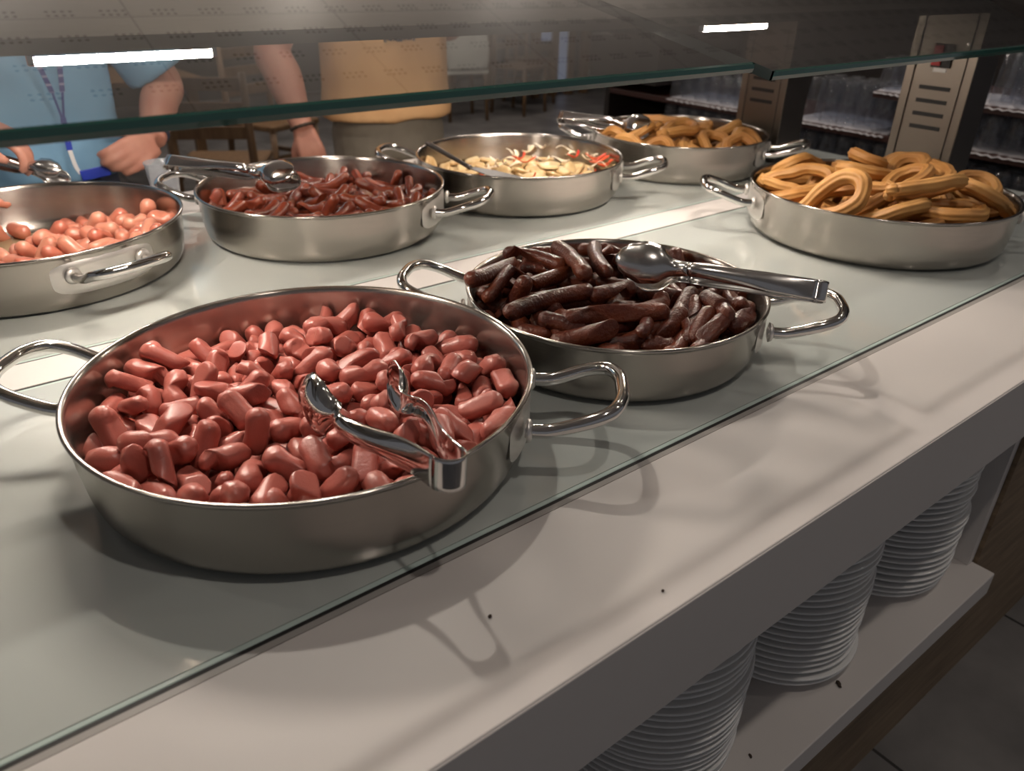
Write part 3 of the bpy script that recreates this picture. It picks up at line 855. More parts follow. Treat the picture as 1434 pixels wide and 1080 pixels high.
C|churro|2,439,866,224,384,36,28,-922;0,-1119,-1622,228,3,-988,151,-33;3,-1764,147,220,761,-38,69,644;3,1633,305,368,334,867,-369,29;4,177,-1367,253,814,91,-6,574;1,-1432,-1221,535,765,-172,-162,-599;5,-1723,1151,402,583,-125,-112,-795;3,134,1306,459,908,-54,-92,-405;7,-1017,-100,415,120,-589,-799,20;0,1306,-595,227,17,699,-714,30;7,-883,1310,315,105,-701,-700,79;7,908,-956,768,296,-162,366,-867;4,-305,726,621,155,797,456,364;1,101,-18,449,406,-29,242,-881;3,-980,-579,658,534,35,-102,838;5,2072,254,627,603,-20,319,731;6,-136,2018,545,893,-421,107,-117;2,1771,-1063,584,508,40,-71,-858;0,-176,-359,810,85,-783,616,23;2,-260,-1904,609,78,82,-4,-994;2,1133,-136,660,35,349,-71,-934;2,1159,1501,404,268,-452,-802,283;4,-535,-1535,933,871,-12,-81,-485;6,-1352,968,828,286,-13,147,947;6,791,883,935,154,-830,-514,151;3,664,-2038,400,929,-221,82,286;7,990,-102,1012,886,-147,-326,297;1,-1732,-1013,865,256,836,-480,71;1,-31,166,1233,275,135,35,951;4,1757,1054,831,733,-12,-374,-568;0,332,-797,1315,228,163,-212,-936;1,-1628,-314,1011,370,-374,-271,806;2,-763,1549,900,794,333,-229,-454;5,-607,-672,1237,962,-169,-214,-13;5,432,-2000,1121,182,-184,-964,-61;5,1244,-1413,970,54,-955,-266,-117;1,-1175,-1375,1422,251,948,-190,-44;6,347,2134,957,25,21,-932,360;3,841,856,1279,228,-87,98,-965;7,-2145,-91,1029,756,158,-500,-392
D|cocktail|3,392,938,201,98,-296,-894,321;1,802,1800,187,562,386,433,590;0,1140,-207,173,992,-108,-62,8;1,645,-1704,190,263,825,-476,-153;1,1038,-795,187,160,63,-362,-916;4,1592,-665,183,8,173,-980,-102;4,782,135,173,294,-565,-738,223;2,870,1337,206,841,-511,89,-151;1,1774,269,193,206,-32,92,-974;3,1477,-1217,203,52,-502,859,-90;4,1442,981,175,325,-918,171,-149;3,328,7,189,799,454,-195,-342;3,1333,386,250,929,4,-260,-262;2,646,-782,203,482,-820,260,-167;0,1769,-1279,191,335,389,-657,-552;1,1870,-879,195,993,88,18,76;2,1170,-1104,200,616,713,237,237;4,1180,153,190,206,-205,-666,687;1,128,-1275,188,111,889,442,48;5,1732,587,195,53,76,-841,-532;5,-539,-636,197,618,-69,-76,779;1,1201,1320,218,859,265,258,355;1,930,-1587,189,199,-558,-754,282;2,79,415,175,236,805,-52,-542;5,1597,1193,315,265,360,817,-364;3,460,393,190,570,309,364,669;5,2070,-506,261,828,325,360,282;5,-368,-53,191,369,380,604,596;0,1244,-1680,197,225,-644,-688,248;4,1880,-206,189,488,281,-480,-673;4,-527,509,180,216,598,720,279;0,1331,804,363,312,557,434,635;0,867,-488,191,11,-63,944,-325;4,1920,1060,197,839,-174,117,-502;4,1406,-444,182,520,833,148,119;4,1517,1576,189,599,720,-286,-206;2,645,-223,252,2,-238,134,962;5,-250,501,194,241,677,653,238;5,1984,-1081,447,752,416,257,443;1,884,-2006,304,80,-292,-40,-952;3,1001,-996,421,960,10,-85,266;3,806,922,199,752,-27,-93,652;5,822,518,297,328,-915,182,152;0,707,-1351,390,297,-935,-99,-164;3,2125,743,522,695,-214,-585,-359;2,205,-2096,210,746,-623,-144,186;0,1103,831,224,89,743,-591,-301;2,-395,1966,178,539,605,521,-270;4,2169,399,202,636,254,162,710;0,608,-1140,191,331,-941,58,-33;3,1610,-123,299,42,840,-339,422;1,1697,778,400,323,854,407,29;2,-1007,-194,190,160,309,896,277;4,2251,338,451,486,-576,575,-319;1,1352,-385,450,611,234,-346,-673;0,1479,-808,416,836,118,-197,499;4,511,-1998,192,398,32,85,913;0,525,1186,273,852,-7,-414,-321;4,1080,1769,185,503,528,-508,-458;1,949,-648,411,126,981,141,33;2,1974,122,378,306,-939,-112,114;3,221,-774,203,607,-570,370,-413;4,314,-1517,182,49,537,-838,-90;3,1585,-1603,353,221,-478,480,702;3,1197,-1219,493,80,-204,356,-909;3,1794,402,458,99,-968,-226,55;0,1597,-1203,458,677,504,347,408;0,-1289,1577,186,193,556,-762,-271;5,118,-123,323,380,260,747,-479;5,-677,1116,193,522,542,474,457;0,2156,-169,317,332,829,436,-113;2,502,-463,392,271,799,-329,-425;0,1215,224,453,826,297,-254,-406;2,178,708,186,367,-451,619,528;4,236,-383,279,237,-273,-386,-848;3,952,99,400,562,648,-222,-463;2,802,-1705,439,822,452,306,161;2,1118,649,444,548,102,752,352;1,1819,-871,544,371,-673,168,-618;1,185,-1835,386,962,-40,-186,196;2,275,297,393,502,817,252,-130;4,1814,-398,496,115,-476,850,196;1,-120,115,284,194,861,268,-386;3,2164,-112,602,51,-233,-962,129;5,-31,1947,199,817,84,-52,-568;1,1003,-344,499,888,220,329,234;0,-1777,-928,175,190,39,-117,974;1,-165,-1719,188,625,247,271,689;3,-1577,-596,188,194,74,190,960;0,-676,-79,172,486,0,-123,865;1,-916,-840,186,856,512,35,59;0,-4,-1608,433,843,-491,-10,221;3,-358,-1352,205,956,-239,-93,140;3,-967,-1813,204,87,-785,-608,78;4,386,-2237,401,113,79,-990,-8;4,-1940,871,176,136,-558,749,-330;2,-157,-542,213,133,-481,804,-323;1,-85,-1070,281,125,-433,-133,883;2,-313,-2097,179,454,-173,798,356;3,-892,290,196,187,-56,49,-979;1,-600,-1744,188,776,308,-210,-509;4,-2164,12,185,274,612,-684,-286;1,-1737,-1276,192,259,173,485,817;5,-947,730,196,89,943,-321,-28;0,-568,-1079,173,992,-109,-60,7;4,-200,-792,342,896,380,202,-104;5,-909,-1269,197,321,884,-321,-114;1,1196,-1530,472,977,-129,-168,-23;1,-1357,491,183,325,395,-630,-585;2,-1904,-182,200,82,-20,96,-992;3,-638,-2126,285,235,-222,75,943;1,-1437,-33,187,313,-516,-679,417
E|chorizo|6,-1306,-119,207,668,-331,-297,597;2,516,-480,163,2,-761,649,10;0,1511,998,147,191,951,-241,-47;3,24,522,160,24,-885,-464,10;3,-1235,-1476,136,135,545,798,217;4,-669,-1615,161,664,536,319,412;1,110,1105,162,29,908,417,34;5,169,-618,163,68,676,730,71;3,960,-79,133,253,944,-207,-43;7,-1933,-967,164,596,553,-452,-367;0,986,1668,212,113,-25,266,-957;7,-1323,1349,168,975,-38,-3,220;7,-1087,-351,156,10,643,765,8;4,-675,-740,156,603,385,373,590;1,1050,-454,185,302,936,-118,-139;3,868,734,134,158,637,729,198;5,12,-912,171,96,-850,511,-81;6,-1192,1800,155,498,839,205,75;2,356,-1766,166,16,983,-184,-10;0,1285,1378,254,697,-716,-27,24;2,1850,-827,163,91,852,512,64;2,34,-2202,225,793,-606,-64,-18;2,-1567,750,184,895,-426,-100,92;4,679,-1302,157,831,528,-86,-154;6,540,1713,153,39,348,-929,-115;6,-83,2016,150,516,850,-66,-81;3,-653,537,157,939,77,-32,-334;7,-281,-333,166,542,772,-314,-107;1,-535,-2176,395,966,176,-11,-187;1,1331,-1775,317,144,-368,880,263;4,-1039,83,376,859,509,12,-50;0,247,26,161,8,-279,960,-25;1,-791,1470,189,264,559,-619,-485;2,2013,834,166,600,613,-413,-307;5,-2159,31,178,695,-17,18,-719;5,-618,1251,172,656,7,-4,-755;5,-216,-1406,172,732,4,8,681;1,-1851,1285,371,303,380,-519,-703;6,-202,-1977,165,741,670,-21,38;3,-270,-1849,378,384,909,-152,59;7,-950,-1109,158,5,-827,563,-4;6,1773,-1284,242,244,353,-547,-718;1,2011,1002,389,465,229,659,546;0,1479,1583,399,624,635,-377,-254;6,-1217,402,388,237,959,31,152;4,-987,2001,389,836,-497,-50,227;1,-1519,1029,254,78,-111,793,-594;5,-1570,498,146,117,10,-856,-504;5,-669,-1038,367,549,749,-342,-140;1,303,515,321,307,48,-904,-295;7,2205,-480,383,616,461,461,442;3,732,-961,307,374,857,-295,-196;4,-2046,-906,464,398,-730,429,-352;3,153,2180,166,738,669,-14,-84;2,-1033,937,365,436,899,29,-18;1,706,1311,286,207,810,390,386;0,-1555,-1406,145,175,550,777,252;0,-58,-1197,449,308,-91,275,-906;3,1893,202,160,894,140,-85,-417;3,-1357,-434,381,114,222,-902,-353;4,394,-283,398,979,-98,6,177;7,615,128,346,730,592,274,204;2,-624,-1442,400,385,186,620,659;7,-688,1165,384,779,619,92,45;7,1029,1304,441,311,797,401,326;6,1751,-403,331,701,-665,-43,253;1,1457,-1148,181,237,553,-662,-447;1,-42,1608,218,251,898,288,219;7,-1447,-1164,388,649,600,341,321;0,-771,-539,355,231,508,803,209;1,-1860,-157,173,536,456,-393,-592;5,462,-1497,145,501,858,-104,46;1,-663,266,165,31,-971,238,-10;4,1736,-1003,382,402,791,413,208;1,449,941,382,260,928,-249,-96;7,-1791,815,361,497,821,95,265;5,-152,-851,360,439,868,-73,222;4,119,-1430,374,207,-928,-305,46;3,1518,293,155,38,682,-730,-32;2,279,255,371,578,778,109,222;4,-1413,-704,317,919,327,16,221;7,789,1999,369,235,236,550,766;2,-101,1193,268,741,589,140,290;7,1210,340,166,481,461,-600,-442;4,976,-755,242,84,-179,-954,-228;3,-500,1758,380,58,936,175,-301;0,-1611,325,524,359,903,-230,50;2,1244,-990,361,846,-68,-407,337;6,1612,-893,518,718,593,189,312;1,1824,-62,308,31,385,-518,-763;3,-1584,-226,209,511,482,296,648;1,1237,997,411,183,451,-667,-565;6,-2012,786,585,734,459,209,456;7,1815,618,353,537,735,-297,-288;2,-251,1629,456,734,539,354,212;2,620,-1764,374,253,260,456,813;5,-273,-29,358,619,537,-454,-350;3,-971,-1481,374,369,321,708,509;5,1378,-63,370,390,553,-676,-291;6,609,-1167,482,664,622,-165,-382;2,-123,441,370,483,-242,4,842;3,439,1960,394,674,658,-187,-277;2,-2009,-163,377,610,409,-379,-563;7,-1157,643,346,55,-23,-737,-673;0,570,-663,544,366,826,-393,-172;5,-1199,-1658,350,311,468,562,607;7,363,-1853,380,534,781,-199,-255;3,657,1036,501,357,241,791,434;2,1133,-1530,342,584,711,29,391;4,941,-149,475,772,148,164,596;6,1522,450,423,135,297,647,689;3,-482,615,383,389,798,400,230;7,-1447,-675,516,158,208,-658,-706;0,1025,-885,473,350,613,621,341;3,-2267,-17,358,611,351,-442,-555;4,-302,-674,446,692,462,-552,55;4,856,-1721,476,259,265,582,724;3,-1400,-174,496,685,690,147,182
F|pepper|0,586,-1512,65,959,196,138,152;2,-1031,-1251,63,952,303,-13,30;2,330,1058,129,21,-648,739,184;3,1811,-680,112,683,262,-138,-668;1,1102,1203,58,311,856,-399,-109;1,951,197,56,66,252,895,362;3,-1671,359,71,306,667,-652,-187;3,1276,-958,110,962,142,234,-17;3,-1381,518,122,962,-147,172,152;1,-69,-459,55,220,689,643,250;2,470,-391,131,502,-864,27,-4;0,1689,-626,90,663,301,-306,-614;0,-699,-1010,146,330,-49,330,883;2,39,57,59,657,196,-238,-688;0,388,394,60,864,195,226,405;0,-10,1408,65,925,163,159,305;0,-801,-222,110,141,-61,-986,66;1,2068,-64,103,801,588,74,78;1,529,1385,86,384,386,-688,-480;3,-994,15,73,287,955,-11,71;0,-1314,-444,163,317,27,343,884;0,-729,805,200,116,-983,-30,-140;3,1052,-1100,74,215,497,-815,-205;2,702,1887,136,49,-41,880,-471;0,1428,1022,89,511,313,-427,-677;0,602,-588,206,165,755,-627,101;1,-1791,1191,82,362,485,-636,-479;3,-1003,549,186,188,357,772,491;0,-420,-902,311,89,392,-423,-812;2,1971,-914,97,614,394,422,539;3,-989,-1063,147,64,-38,14,-997;0,-1079,464,146,237,7,521,820;0,-332,1839,183,3,122,-288,-950;3,490,764,278,288,420,-620,-598;2,2150,-599,99,461,385,-530,-598;3,-1985,166,72,173,251,-899,-314;3,-40,-2063,87,426,818,330,200;1,1954,614,60,399,889,-217,-58;2,1339,-1100,126,416,705,-359,-448
F|potato|2,-479,-955,104,749,7,34,-662;1,438,-1217,111,933,-42,54,354;3,-786,977,112,998,7,-12,67;0,695,-778,113,569,22,11,822;2,-217,-79,103,254,-34,-7,967;1,-870,-1463,112,687,33,58,-724;1,-1261,182,111,982,-30,62,175;2,117,-959,104,904,-29,22,425;2,-485,666,104,62,30,19,-997;3,-1483,936,101,23,175,984,17;3,885,-210,111,85,-13,-7,-996;3,-1,-1703,101,25,219,975,14;2,-458,348,188,590,263,-48,762;5,1440,622,113,533,0,-15,-846;1,937,-1088,203,232,-200,856,-416;5,-1083,-674,112,75,11,12,997;5,-250,360,213,430,-159,273,-846;1,1435,193,111,979,-31,59,193;2,-1237,-283,105,226,26,23,-973;5,-1080,-1830,149,377,-127,-85,-914;4,539,95,115,912,-7,44,-408;0,933,628,158,835,-19,-16,-550;5,-505,-1583,126,77,983,-163,21;1,-759,-435,114,999,5,30,36;0,-544,-1983,299,43,242,864,-439;0,1566,-238,210,214,704,668,108;5,1690,-1061,116,576,7,-23,-817;1,1828,979,150,226,31,85,970;0,-573,-2110,271,221,659,621,-362;4,2056,-268,173,975,218,23,-21;2,1647,-1435,243,903,-180,-372,114;2,214,-524,143,69,-725,676,109;4,-1793,-1051,118,14,-307,-951,-14;1,987,1490,166,612,-251,-43,749;3,-1317,-1536,161,144,954,-236,118;2,-933,-515,209,58,947,-315,33;2,1706,-351,180,231,89,969,-15;4,1153,-552,113,14,17,-1000,-19;1,765,1150,159,180,-838,-506,100;3,-286,-1052,216,913,-80,177,-359;4,88,565,111,5,-439,-898,-25;4,267,-124,137,745,-92,105,-653;0,-1023,1328,147,90,-336,933,-97;3,-1975,536,117,616,-20,-1,-788;0,-1454,-1351,198,932,-116,-158,-304;0,-77,1007,137,343,-53,69,935;0,-745,1825,133,997,54,6,57;1,-609,1527,170,250,-752,-597,-127;0,907,302,248,110,-327,926,153;3,-137,266,241,370,-746,-538,130;4,-1459,-856,118,951,-36,29,307;0,657,713,289,718,-377,-42,584;4,1122,1087,193,456,-102,-140,873;5,191,2024,118,115,6,-5,-993;0,-1432,1765,320,286,-733,357,505;5,-223,-501,219,94,18,66,993;5,469,76,244,92,22,-22,995;1,-1299,-919,213,158,-420,-893,-21;0,-629,-173,239,257,-52,-191,-946;5,-1695,-363,114,964,9,-11,-264;3,92,2116,225,988,-24,-105,-113;4,-802,485,146,900,84,-80,-421;5,-62,-211,278,442,-245,81,-859;2,-1571,-122,189,45,18,-990,133;0,854,-231,225,878,2,-37,-476;0,-1349,851,225,787,-1,125,-604;2,-1023,-506,319,577,-5,6,-817;3,-555,1152,188,951,4,255,173;2,1002,1005,271,164,-147,-109,969;4,-1657,-708,228,128,721,681,-2;1,1416,163,224,112,-57,9,992;2,239,-1367,193,29,-297,-61,952;5,-871,858,259,639,-9,-103,-762;2,283,1003,253,916,80,217,-328;4,-1149,-186,227,996,9,-7,87;3,1020,-680,224,56,-86,995,16;2,742,-240,333,803,-38,21,595;5,968,-1403,144,750,9,90,-655;1,-128,658,296,101,-141,-982,79;0,200,-821,228,183,31,-28,982;3,1527,1492,163,145,-933,317,85;4,-1096,170,221,469,-21,46,881;4,-771,-851,230,129,213,-928,279;1,605,-627,303,52,-218,-68,-972;5,1222,612,246,3,-992,112,59;2,267,364,245,161,310,-843,-409;0,729,-1806,182,7,704,704,95;0,-98,-738,350,395,89,43,-913;3,1289,-190,179,197,-427,868,-157;5,467,990,298,241,-685,-686,52;4,923,-600,347,930,-41,-33,365;5,-143,1685,139,641,40,-85,-762;4,-281,2044,127,907,27,30,-420;5,363,1647,188,757,-19,-244,-606;5,93,170,345,779,352,-136,501;5,1867,175,114,998,13,-9,59;1,1174,-133,320,647,-23,76,-758;1,-2090,-333,128,17,-587,-806,67;4,-277,1462,225,118,-481,864,-88;4,-495,2115,244,967,-83,-25,-239;5,-385,140,345,388,-784,439,-205;2,512,2035,212,635,-49,63,-768;1,-241,-1401,161,213,108,-963,128;1,196,649,280,318,-387,-859,105;3,-914,-1660,228,862,-43,4,505;5,347,-86,329,228,-958,174,-13;5,297,-359,365,152,37,-144,977;4,1312,-390,336,129,-517,749,393;0,1187,-1468,231,439,-111,59,-890;3,-1,-1709,223,684,24,-33,729;5,1533,-748,185,389,165,-211,-881;1,-714,236,268,210,65,952,214;3,1643,636,215,19,-996,25,84;4,573,-1221,246,395,-24,-126,910;0,1373,-1845,388,335,-17,762,-554;4,-1520,1359,119,940,-31,26,339;5,-1352,-479,353,959,10,-229,-168;5,-1041,1788,206,896,-114,-335,268;5,-931,-1224,250,996,71,28,-53;2,481,-1804,257,902,-13,-91,421;2,-355,984,287,178,-419,-890,28;5,-1746,-1217,254,71,-1,28,997;0,768,-179,430,20,-915,403,29;1,22,-1334,285,72,-548,776,304;4,-1253,-1764,328,802,53,-67,591;0,-1539,367,263,164,90,78,-979;3,323,-2118,179,831,-221,12,511;0,-700,-200,358,85,772,-623,97;3,-48,-1189,288,889,262,196,-320;0,2004,253,226,3,914,403,-51;2,1791,1112,232,125,82,-987,56;3,-24,-133,386,705,154,172,671
F|onion|5,-442,1705,82,764,254,15,-593;2,-307,-700,55,68,464,834,292;4,497,-1717,42,952,291,-96,23;3,-946,-927,118,232,-376,785,-434;5,-171,-610,89,238,462,758,395;1,-1999,964,72,331,398,-689,-507;5,-415,-491,80,627,36,321,709;2,1717,-143,54,57,364,850,376;3,995,920,51,855,296,-195,-378;1,731,492,39,48,135,917,371;3,-336,-343,66,348,274,523,728;3,-1503,600,51,926,363,-81,-58;4,1782,859,45,709,246,100,653;3,-1036,603,121,241,-394,836,-297;2,-1958,-609,75,523,849,-60,-41;1,-1035,897,39,245,672,-659,-233;1,277,1370,39,108,319,886,320;1,-239,-1581,122,741,-340,-238,528;0,1302,1274,74,960,226,64,-156;0,470,1681,94,178,908,334,179;4,672,1513,42,585,90,-278,-756;3,-622,-696,49,888,365,52,274;1,530,1095,39,240,664,-668,-234;5,1081,-1638,75,215,969,-47,111;2,1292,1118,71,395,756,-468,-231;4,-1540,-139,46,968,224,-98,-56;3,793,-1817,122,328,-622,668,-244;2,638,1059,68,373,451,-707,-397;0,1559,1077,87,41,768,588,249;1,890,-1907,41,361,907,199,85;2,-1226,433,73,516,853,69,42;4,457,-2097,53,124,-33,-420,-898;0,-282,-224,230,102,-235,824,-506;2,457,1158,102,277,794,445,307;2,-450,554,205,950,223,208,64;1,-1518,206,40,217,533,-762,-297;1,1064,364,40,185,551,768,269;3,-816,-2037,67,133,154,537,819;0,-187,1177,169,950,307,33,-52;2,1310,-1327,124,371,-211,-308,850;2,1251,1610,75,504,756,345,234;3,-1855,-804,52,917,350,-116,-152;1,-816,215,48,376,723,-535,-226;0,-793,-1858,105,697,384,460,394;3,798,191,259,635,437,20,637;5,1073,114,274,117,41,-875,-468;2,-440,-1159,141,330,750,-536,-201;0,-2027,-948,126,647,544,-466,-260;4,790,66,253,755,641,-40,-132;5,1883,419,112,950,-149,146,-231;4,-285,-1984,101,371,599,653,278;3,66,240,240,57,-487,863,118;3,-578,-1250,62,108,143,527,831;5,-170,46,167,350,866,316,169;0,1994,-582,125,215,510,564,613;4,-515,826,226,816,343,186,426;1,522,-1032,141,327,938,-106,-38;3,-397,937,141,474,254,-489,-687;1,125,600,166,300,795,-503,-154;4,398,-959,252,246,14,-361,-900;2,1346,371,107,764,639,6,85;5,609,-883,198,503,792,261,228;1,371,-337,193,325,690,637,114;4,47,1393,88,811,569,-8,137;3,206,1376,113,139,5,-459,-877;1,1625,348,127,388,748,518,149;5,64,-1956,133,741,612,80,265;4,777,1778,50,142,-54,-394,-906;1,1303,-679,167,404,680,-396,-465
G|churro|4,140,242,270,995,39,-48,-83;3,-721,-206,243,59,-72,39,995;2,-56,813,429,943,-332,-31,-5;4,-542,-1001,271,266,-30,13,-963;7,963,-1596,597,288,-887,-353,-80;2,-831,162,638,996,61,-10,-67;7,835,-695,283,45,-421,906,27;4,1708,-644,405,93,446,-871,-184;3,-101,1098,620,531,-69,-309,-786;0,-584,1678,260,305,51,-8,-951;2,1694,727,256,32,-463,-886,-1;6,256,-1025,717,942,148,-69,294;1,460,1813,538,966,-3,87,-242;3,427,-99,637,943,39,71,323;1,141,-1874,610,942,202,-222,148;6,-1996,-384,540,403,521,453,601;7,1335,678,794,731,-21,75,678;2,-1414,-848,542,752,-228,-322,527;2,-280,-116,1031,996,53,6,78;5,1598,-16,660,192,882,-395,173;3,-841,-1299,636,582,103,84,-802;5,-1811,354,562,488,-335,-682,431;6,-1310,720,719,171,848,-460,200;2,547,1071,983,630,33,167,758;3,-880,1698,672,357,83,-103,-925
F|pepper|0,1961,-917,570,996,88,0,-5;0,2294,-855,587,997,-75,-1,16;1,2115,-572,592,928,-9,3,-373;1,1935,-1075,550,923,-70,28,-378;3,2502,-904,553,937,104,-37,-332;3,2086,-1175,533,994,-108,-3,28;1,427,313,530,895,100,-48,-431;1,502,553,582,987,-99,-13,125;1,1887,38,543,992,12,1,127
F|onion|0,2,230,480,-993,29,-3,111;0,1916,1769,475,978,-49,-10,203;2,1487,154,467,439,-21,-44,897;2,862,1319,478,689,76,79,716;0,3315,1056,539,409,8,18,913;1,974,199,522,-985,94,-14,144;3,1782,-952,494,441,3,6,897;0,25,605,540,-898,104,-49,425;0,796,1119,496,892,-50,-25,448;2,1480,1472,478,966,-85,-21,242;3,3649,704,465,-999,-8,0,43;1,-24,903,494,706,27,27,707;1,-169,594,463,21,2,84,996;1,2709,-202,473,-947,20,-7,321;1,1927,1426,544,601,-7,-9,799;2,2808,-72,509,-659,3,-4,752
"""
LIFT = {'E': 0.006, 'F': 0.014, 'G': 0.002}
TOP_B = [
    ((0.5748, 0.8244, 0.11), (0.6913, 0.8785, 0.098), 0.01254, 0.25),
    ((0.7102, 0.9191, 0.098), (0.7455, 0.8187, 0.098), 0.01216, -0.3),
    ((0.7598, 0.9179, 0.088), (0.7989, 0.8924, 0.088), 0.01064, 0.1),
    ((0.7768, 0.8741, 0.108), (0.7281, 0.7529, 0.108), 0.01292, -0.15),
    ((0.8329, 0.8493, 0.104), (0.7629, 0.7492, 0.104), 0.0114, 0.2),
    ((0.8373, 0.8848, 0.088), (0.8737, 0.8495, 0.088), 0.01064, 0.3),
    ((0.647, 0.8737, 0.086), (0.6853, 0.8223, 0.086), 0.0114, 0.2),
    ((0.5894, 0.8078, 0.088), (0.7516, 0.8138, 0.088), 0.01178, 0.12),
    ((0.6346, 0.792, 0.078), (0.683, 0.772, 0.078), 0.01026, 0.2),
    ((0.5758, 0.7439, 0.09), (0.7218, 0.7377, 0.09), 0.01254, -0.3),
    ((0.7162, 0.728, 0.086), (0.7888, 0.7175, 0.086), 0.01216, 0.2),
    ((0.6272, 0.6849, 0.09), (0.7557, 0.6219, 0.09), 0.01254, -0.15),
    ((0.6054, 0.7061, 0.088), (0.6391, 0.6569, 0.08), 0.01178, -0.1),
    ((0.5984, 0.6722, 0.066), (0.6631, 0.6195, 0.092), 0.0133, 0.12),
    ((0.7206, 0.597, 0.062), (0.7847, 0.6182, 0.084), 0.01254, -0.2),
    ((0.7431, 0.5735, 0.066), (0.8254, 0.6296, 0.088), 0.0095, 0.2),
    ((0.8326, 0.6209, 0.094), (0.7993, 0.5533, 0.094), 0.01178, -0.3),
    ((0.7511, 0.5685, 0.068), (0.8016, 0.5866, 0.092), 0.01102, -0.2),
    ((0.7508, 0.5583, 0.072), (0.7999, 0.5608, 0.09), 0.01254, 0.15),
    ((0.805, 0.5499, 0.08), (0.8476, 0.5548, 0.086), 0.01292, 0.1),
    ((0.8405, 0.8052, 0.09), (0.9154, 0.7799, 0.09), 0.01064, 0.3),
    ((0.8917, 0.6321, 0.08), (0.8715, 0.5812, 0.08), 0.01216, -0.1),
    ((0.9051, 0.7, 0.078), (0.9408, 0.683, 0.078), 0.01064, 0.2),
    ((0.8389, 0.8223, 0.084), (0.893, 0.8119, 0.084), 0.01216, 0.2),
    ((0.6557, 0.6351, 0.062), (0.7124, 0.6068, 0.064), 0.0114, 0.1),
    ((0.5864, 0.727, 0.068), (0.6066, 0.6917, 0.07), 0.01064, 0.1),
    ((0.6887, 0.6038, 0.082), (0.7214, 0.6234, 0.082), 0.00988, 0.1),
    ((0.7143, 0.8814, 0.082), (0.7642, 0.8332, 0.082), 0.0114, 0.2),
    ((0.6128, 0.8504, 0.076), (0.6226, 0.8212, 0.076), 0.0114, 0.1),
    ((0.7158, 0.8325, 0.076), (0.7684, 0.783, 0.076), 0.0114, 0.2),
    ((0.7266, 0.6635, 0.078), (0.7995, 0.6597, 0.078), 0.0114, 0.2),
    ((0.6947, 0.6039, 0.062), (0.7373, 0.576, 0.062), 0.01064, 0.1),
    ((0.873, 0.6319, 0.082), (0.931, 0.6607, 0.082), 0.0114, 0.2),
    ((0.7729, 0.7729, 0.082), (0.7961, 0.7325, 0.082), 0.0095, 0.5),
]
# ================================================================ food
GEN = {'frank': (frank_mesh, FRANK, 'frankfurter_piece', 8), 'grill': (grill_mesh, GRILL, 'grilled_sausage', 8), 'churro': (churro_mesh, CHURRO, 'churro_loop', 8),
       'cocktail': (cocktail_mesh, COCKTAIL, 'cocktail_sausage', 6), 'chorizo': (chorizo_mesh, CHORIZO, 'small_red_sausage', 8), 'potato': (potato_mesh, POTATO, 'potato_slice', 6),
       'onion': (onion_mesh, ONION, 'onion_strip', 6), 'pepper': (pepper_mesh, PEPPER, 'pepper_strip', 4)}
MESHES = {}


def food_mesh(kind, var):
    if (kind, var) not in MESHES:
        f, m, n, c = GEN[kind]
        me = f(var)
        me.materials.append(m)
        MESHES[kind, var] = me
    return MESHES[kind, var]


FOOD_TEXT = {
    ('A', 'frank'): ('short pink frankfurter piece heaped in the large front pan', 'sausage', 'frankfurter pieces in the large front pan'),
    ('B', 'grill'): ('dark glossy grilled sausage heaped in the middle pan of the front row', 'sausage', 'dark grilled sausages in the middle front pan'),
    ('C', 'churro'): ('golden ridged churro loop heaped in the pan by the switch post', 'churro', 'churros in the right front pan'),
    ('D', 'cocktail'): ('pale cocktail sausage lying in the half-empty pan at the left edge', 'sausage', 'cocktail sausages in the half-empty left pan'),
    ('E', 'chorizo'): ('small shiny red sausage heaped in the rear pan with a spoon tong at its left', 'sausage', 'small red sausages in the rear pan'),
    ('F', 'potato'): ('browned potato slice in the pan of potatoes and onion', 'potato', 'potato slices in the potato pan'),
    ('F', 'onion'): ('pale cooked onion strip among the potato slices', 'onion', 'onion strips in the potato pan'),
    ('F', 'pepper'): ('red pepper strip among the potato slices', 'pepper', 'pepper strips in the potato pan'),
    ('G', 'churro'): ('golden churro loop in the farthest pan of the rear row', 'churro', 'churros in the farthest rear pan'),
}
def keep_inside(o, key):
    """nudge a piece that pokes through the pan wall or floor back inside"""
    cx, cy, R, h = PANS[key][:4]
    M = o.matrix_world.copy() if o.rotation_mode != 'QUATERNION' else Matrix.LocRotScale(o.location, o.rotation_quaternion, None)
    worst, away, low = 0, None, 0
    for v in o.data.vertices:
        p = M @ v.co
        z = p.z - CT
        low = min(low, z - .0065)
        if z > h + .002: continue
        q = Vector((p.x - cx, p.y - cy, 0))
        e = q.length - (R - .0115 - max(0, .026 - z) * .75)
        if e > worst: worst, away = e, q.normalized()
    if away or low < 0:
        d = Vector((0, 0, -low)) - (away or Vector()) * worst
        if o.rotation_mode == 'QUATERNION': o.location += d
        else: o.matrix_world = Matrix.Translation(d) @ M


KEEP = {'B': .068}
for line in FOOD.strip().split('\n'):
    key, kind, data = line.split('|')
    px_, py_ = PANS[key][0], PANS[key][1]
    lab, cat, grp = FOOD_TEXT[key, kind]
    for item in data.split(';'):
        q = [int(v) for v in item.split(',')]
        if key in KEEP and q[3] / 1e4 > KEEP[key]: continue
        o = link(GEN[kind][2], food_mesh(kind, q[0]), None, None, (px_ + q[1] / 1e4, py_ + q[2] / 1e4, CT + q[3] / 1e4 + LIFT.get(key, 0)))
        o.rotation_mode = 'QUATERNION'
        o.rotation_quaternion = Quaternion((q[4] / 1e3, q[5] / 1e3, q[6] / 1e3, q[7] / 1e3))
        keep_inside(o, key)
        tag(o, lab, cat, grp)

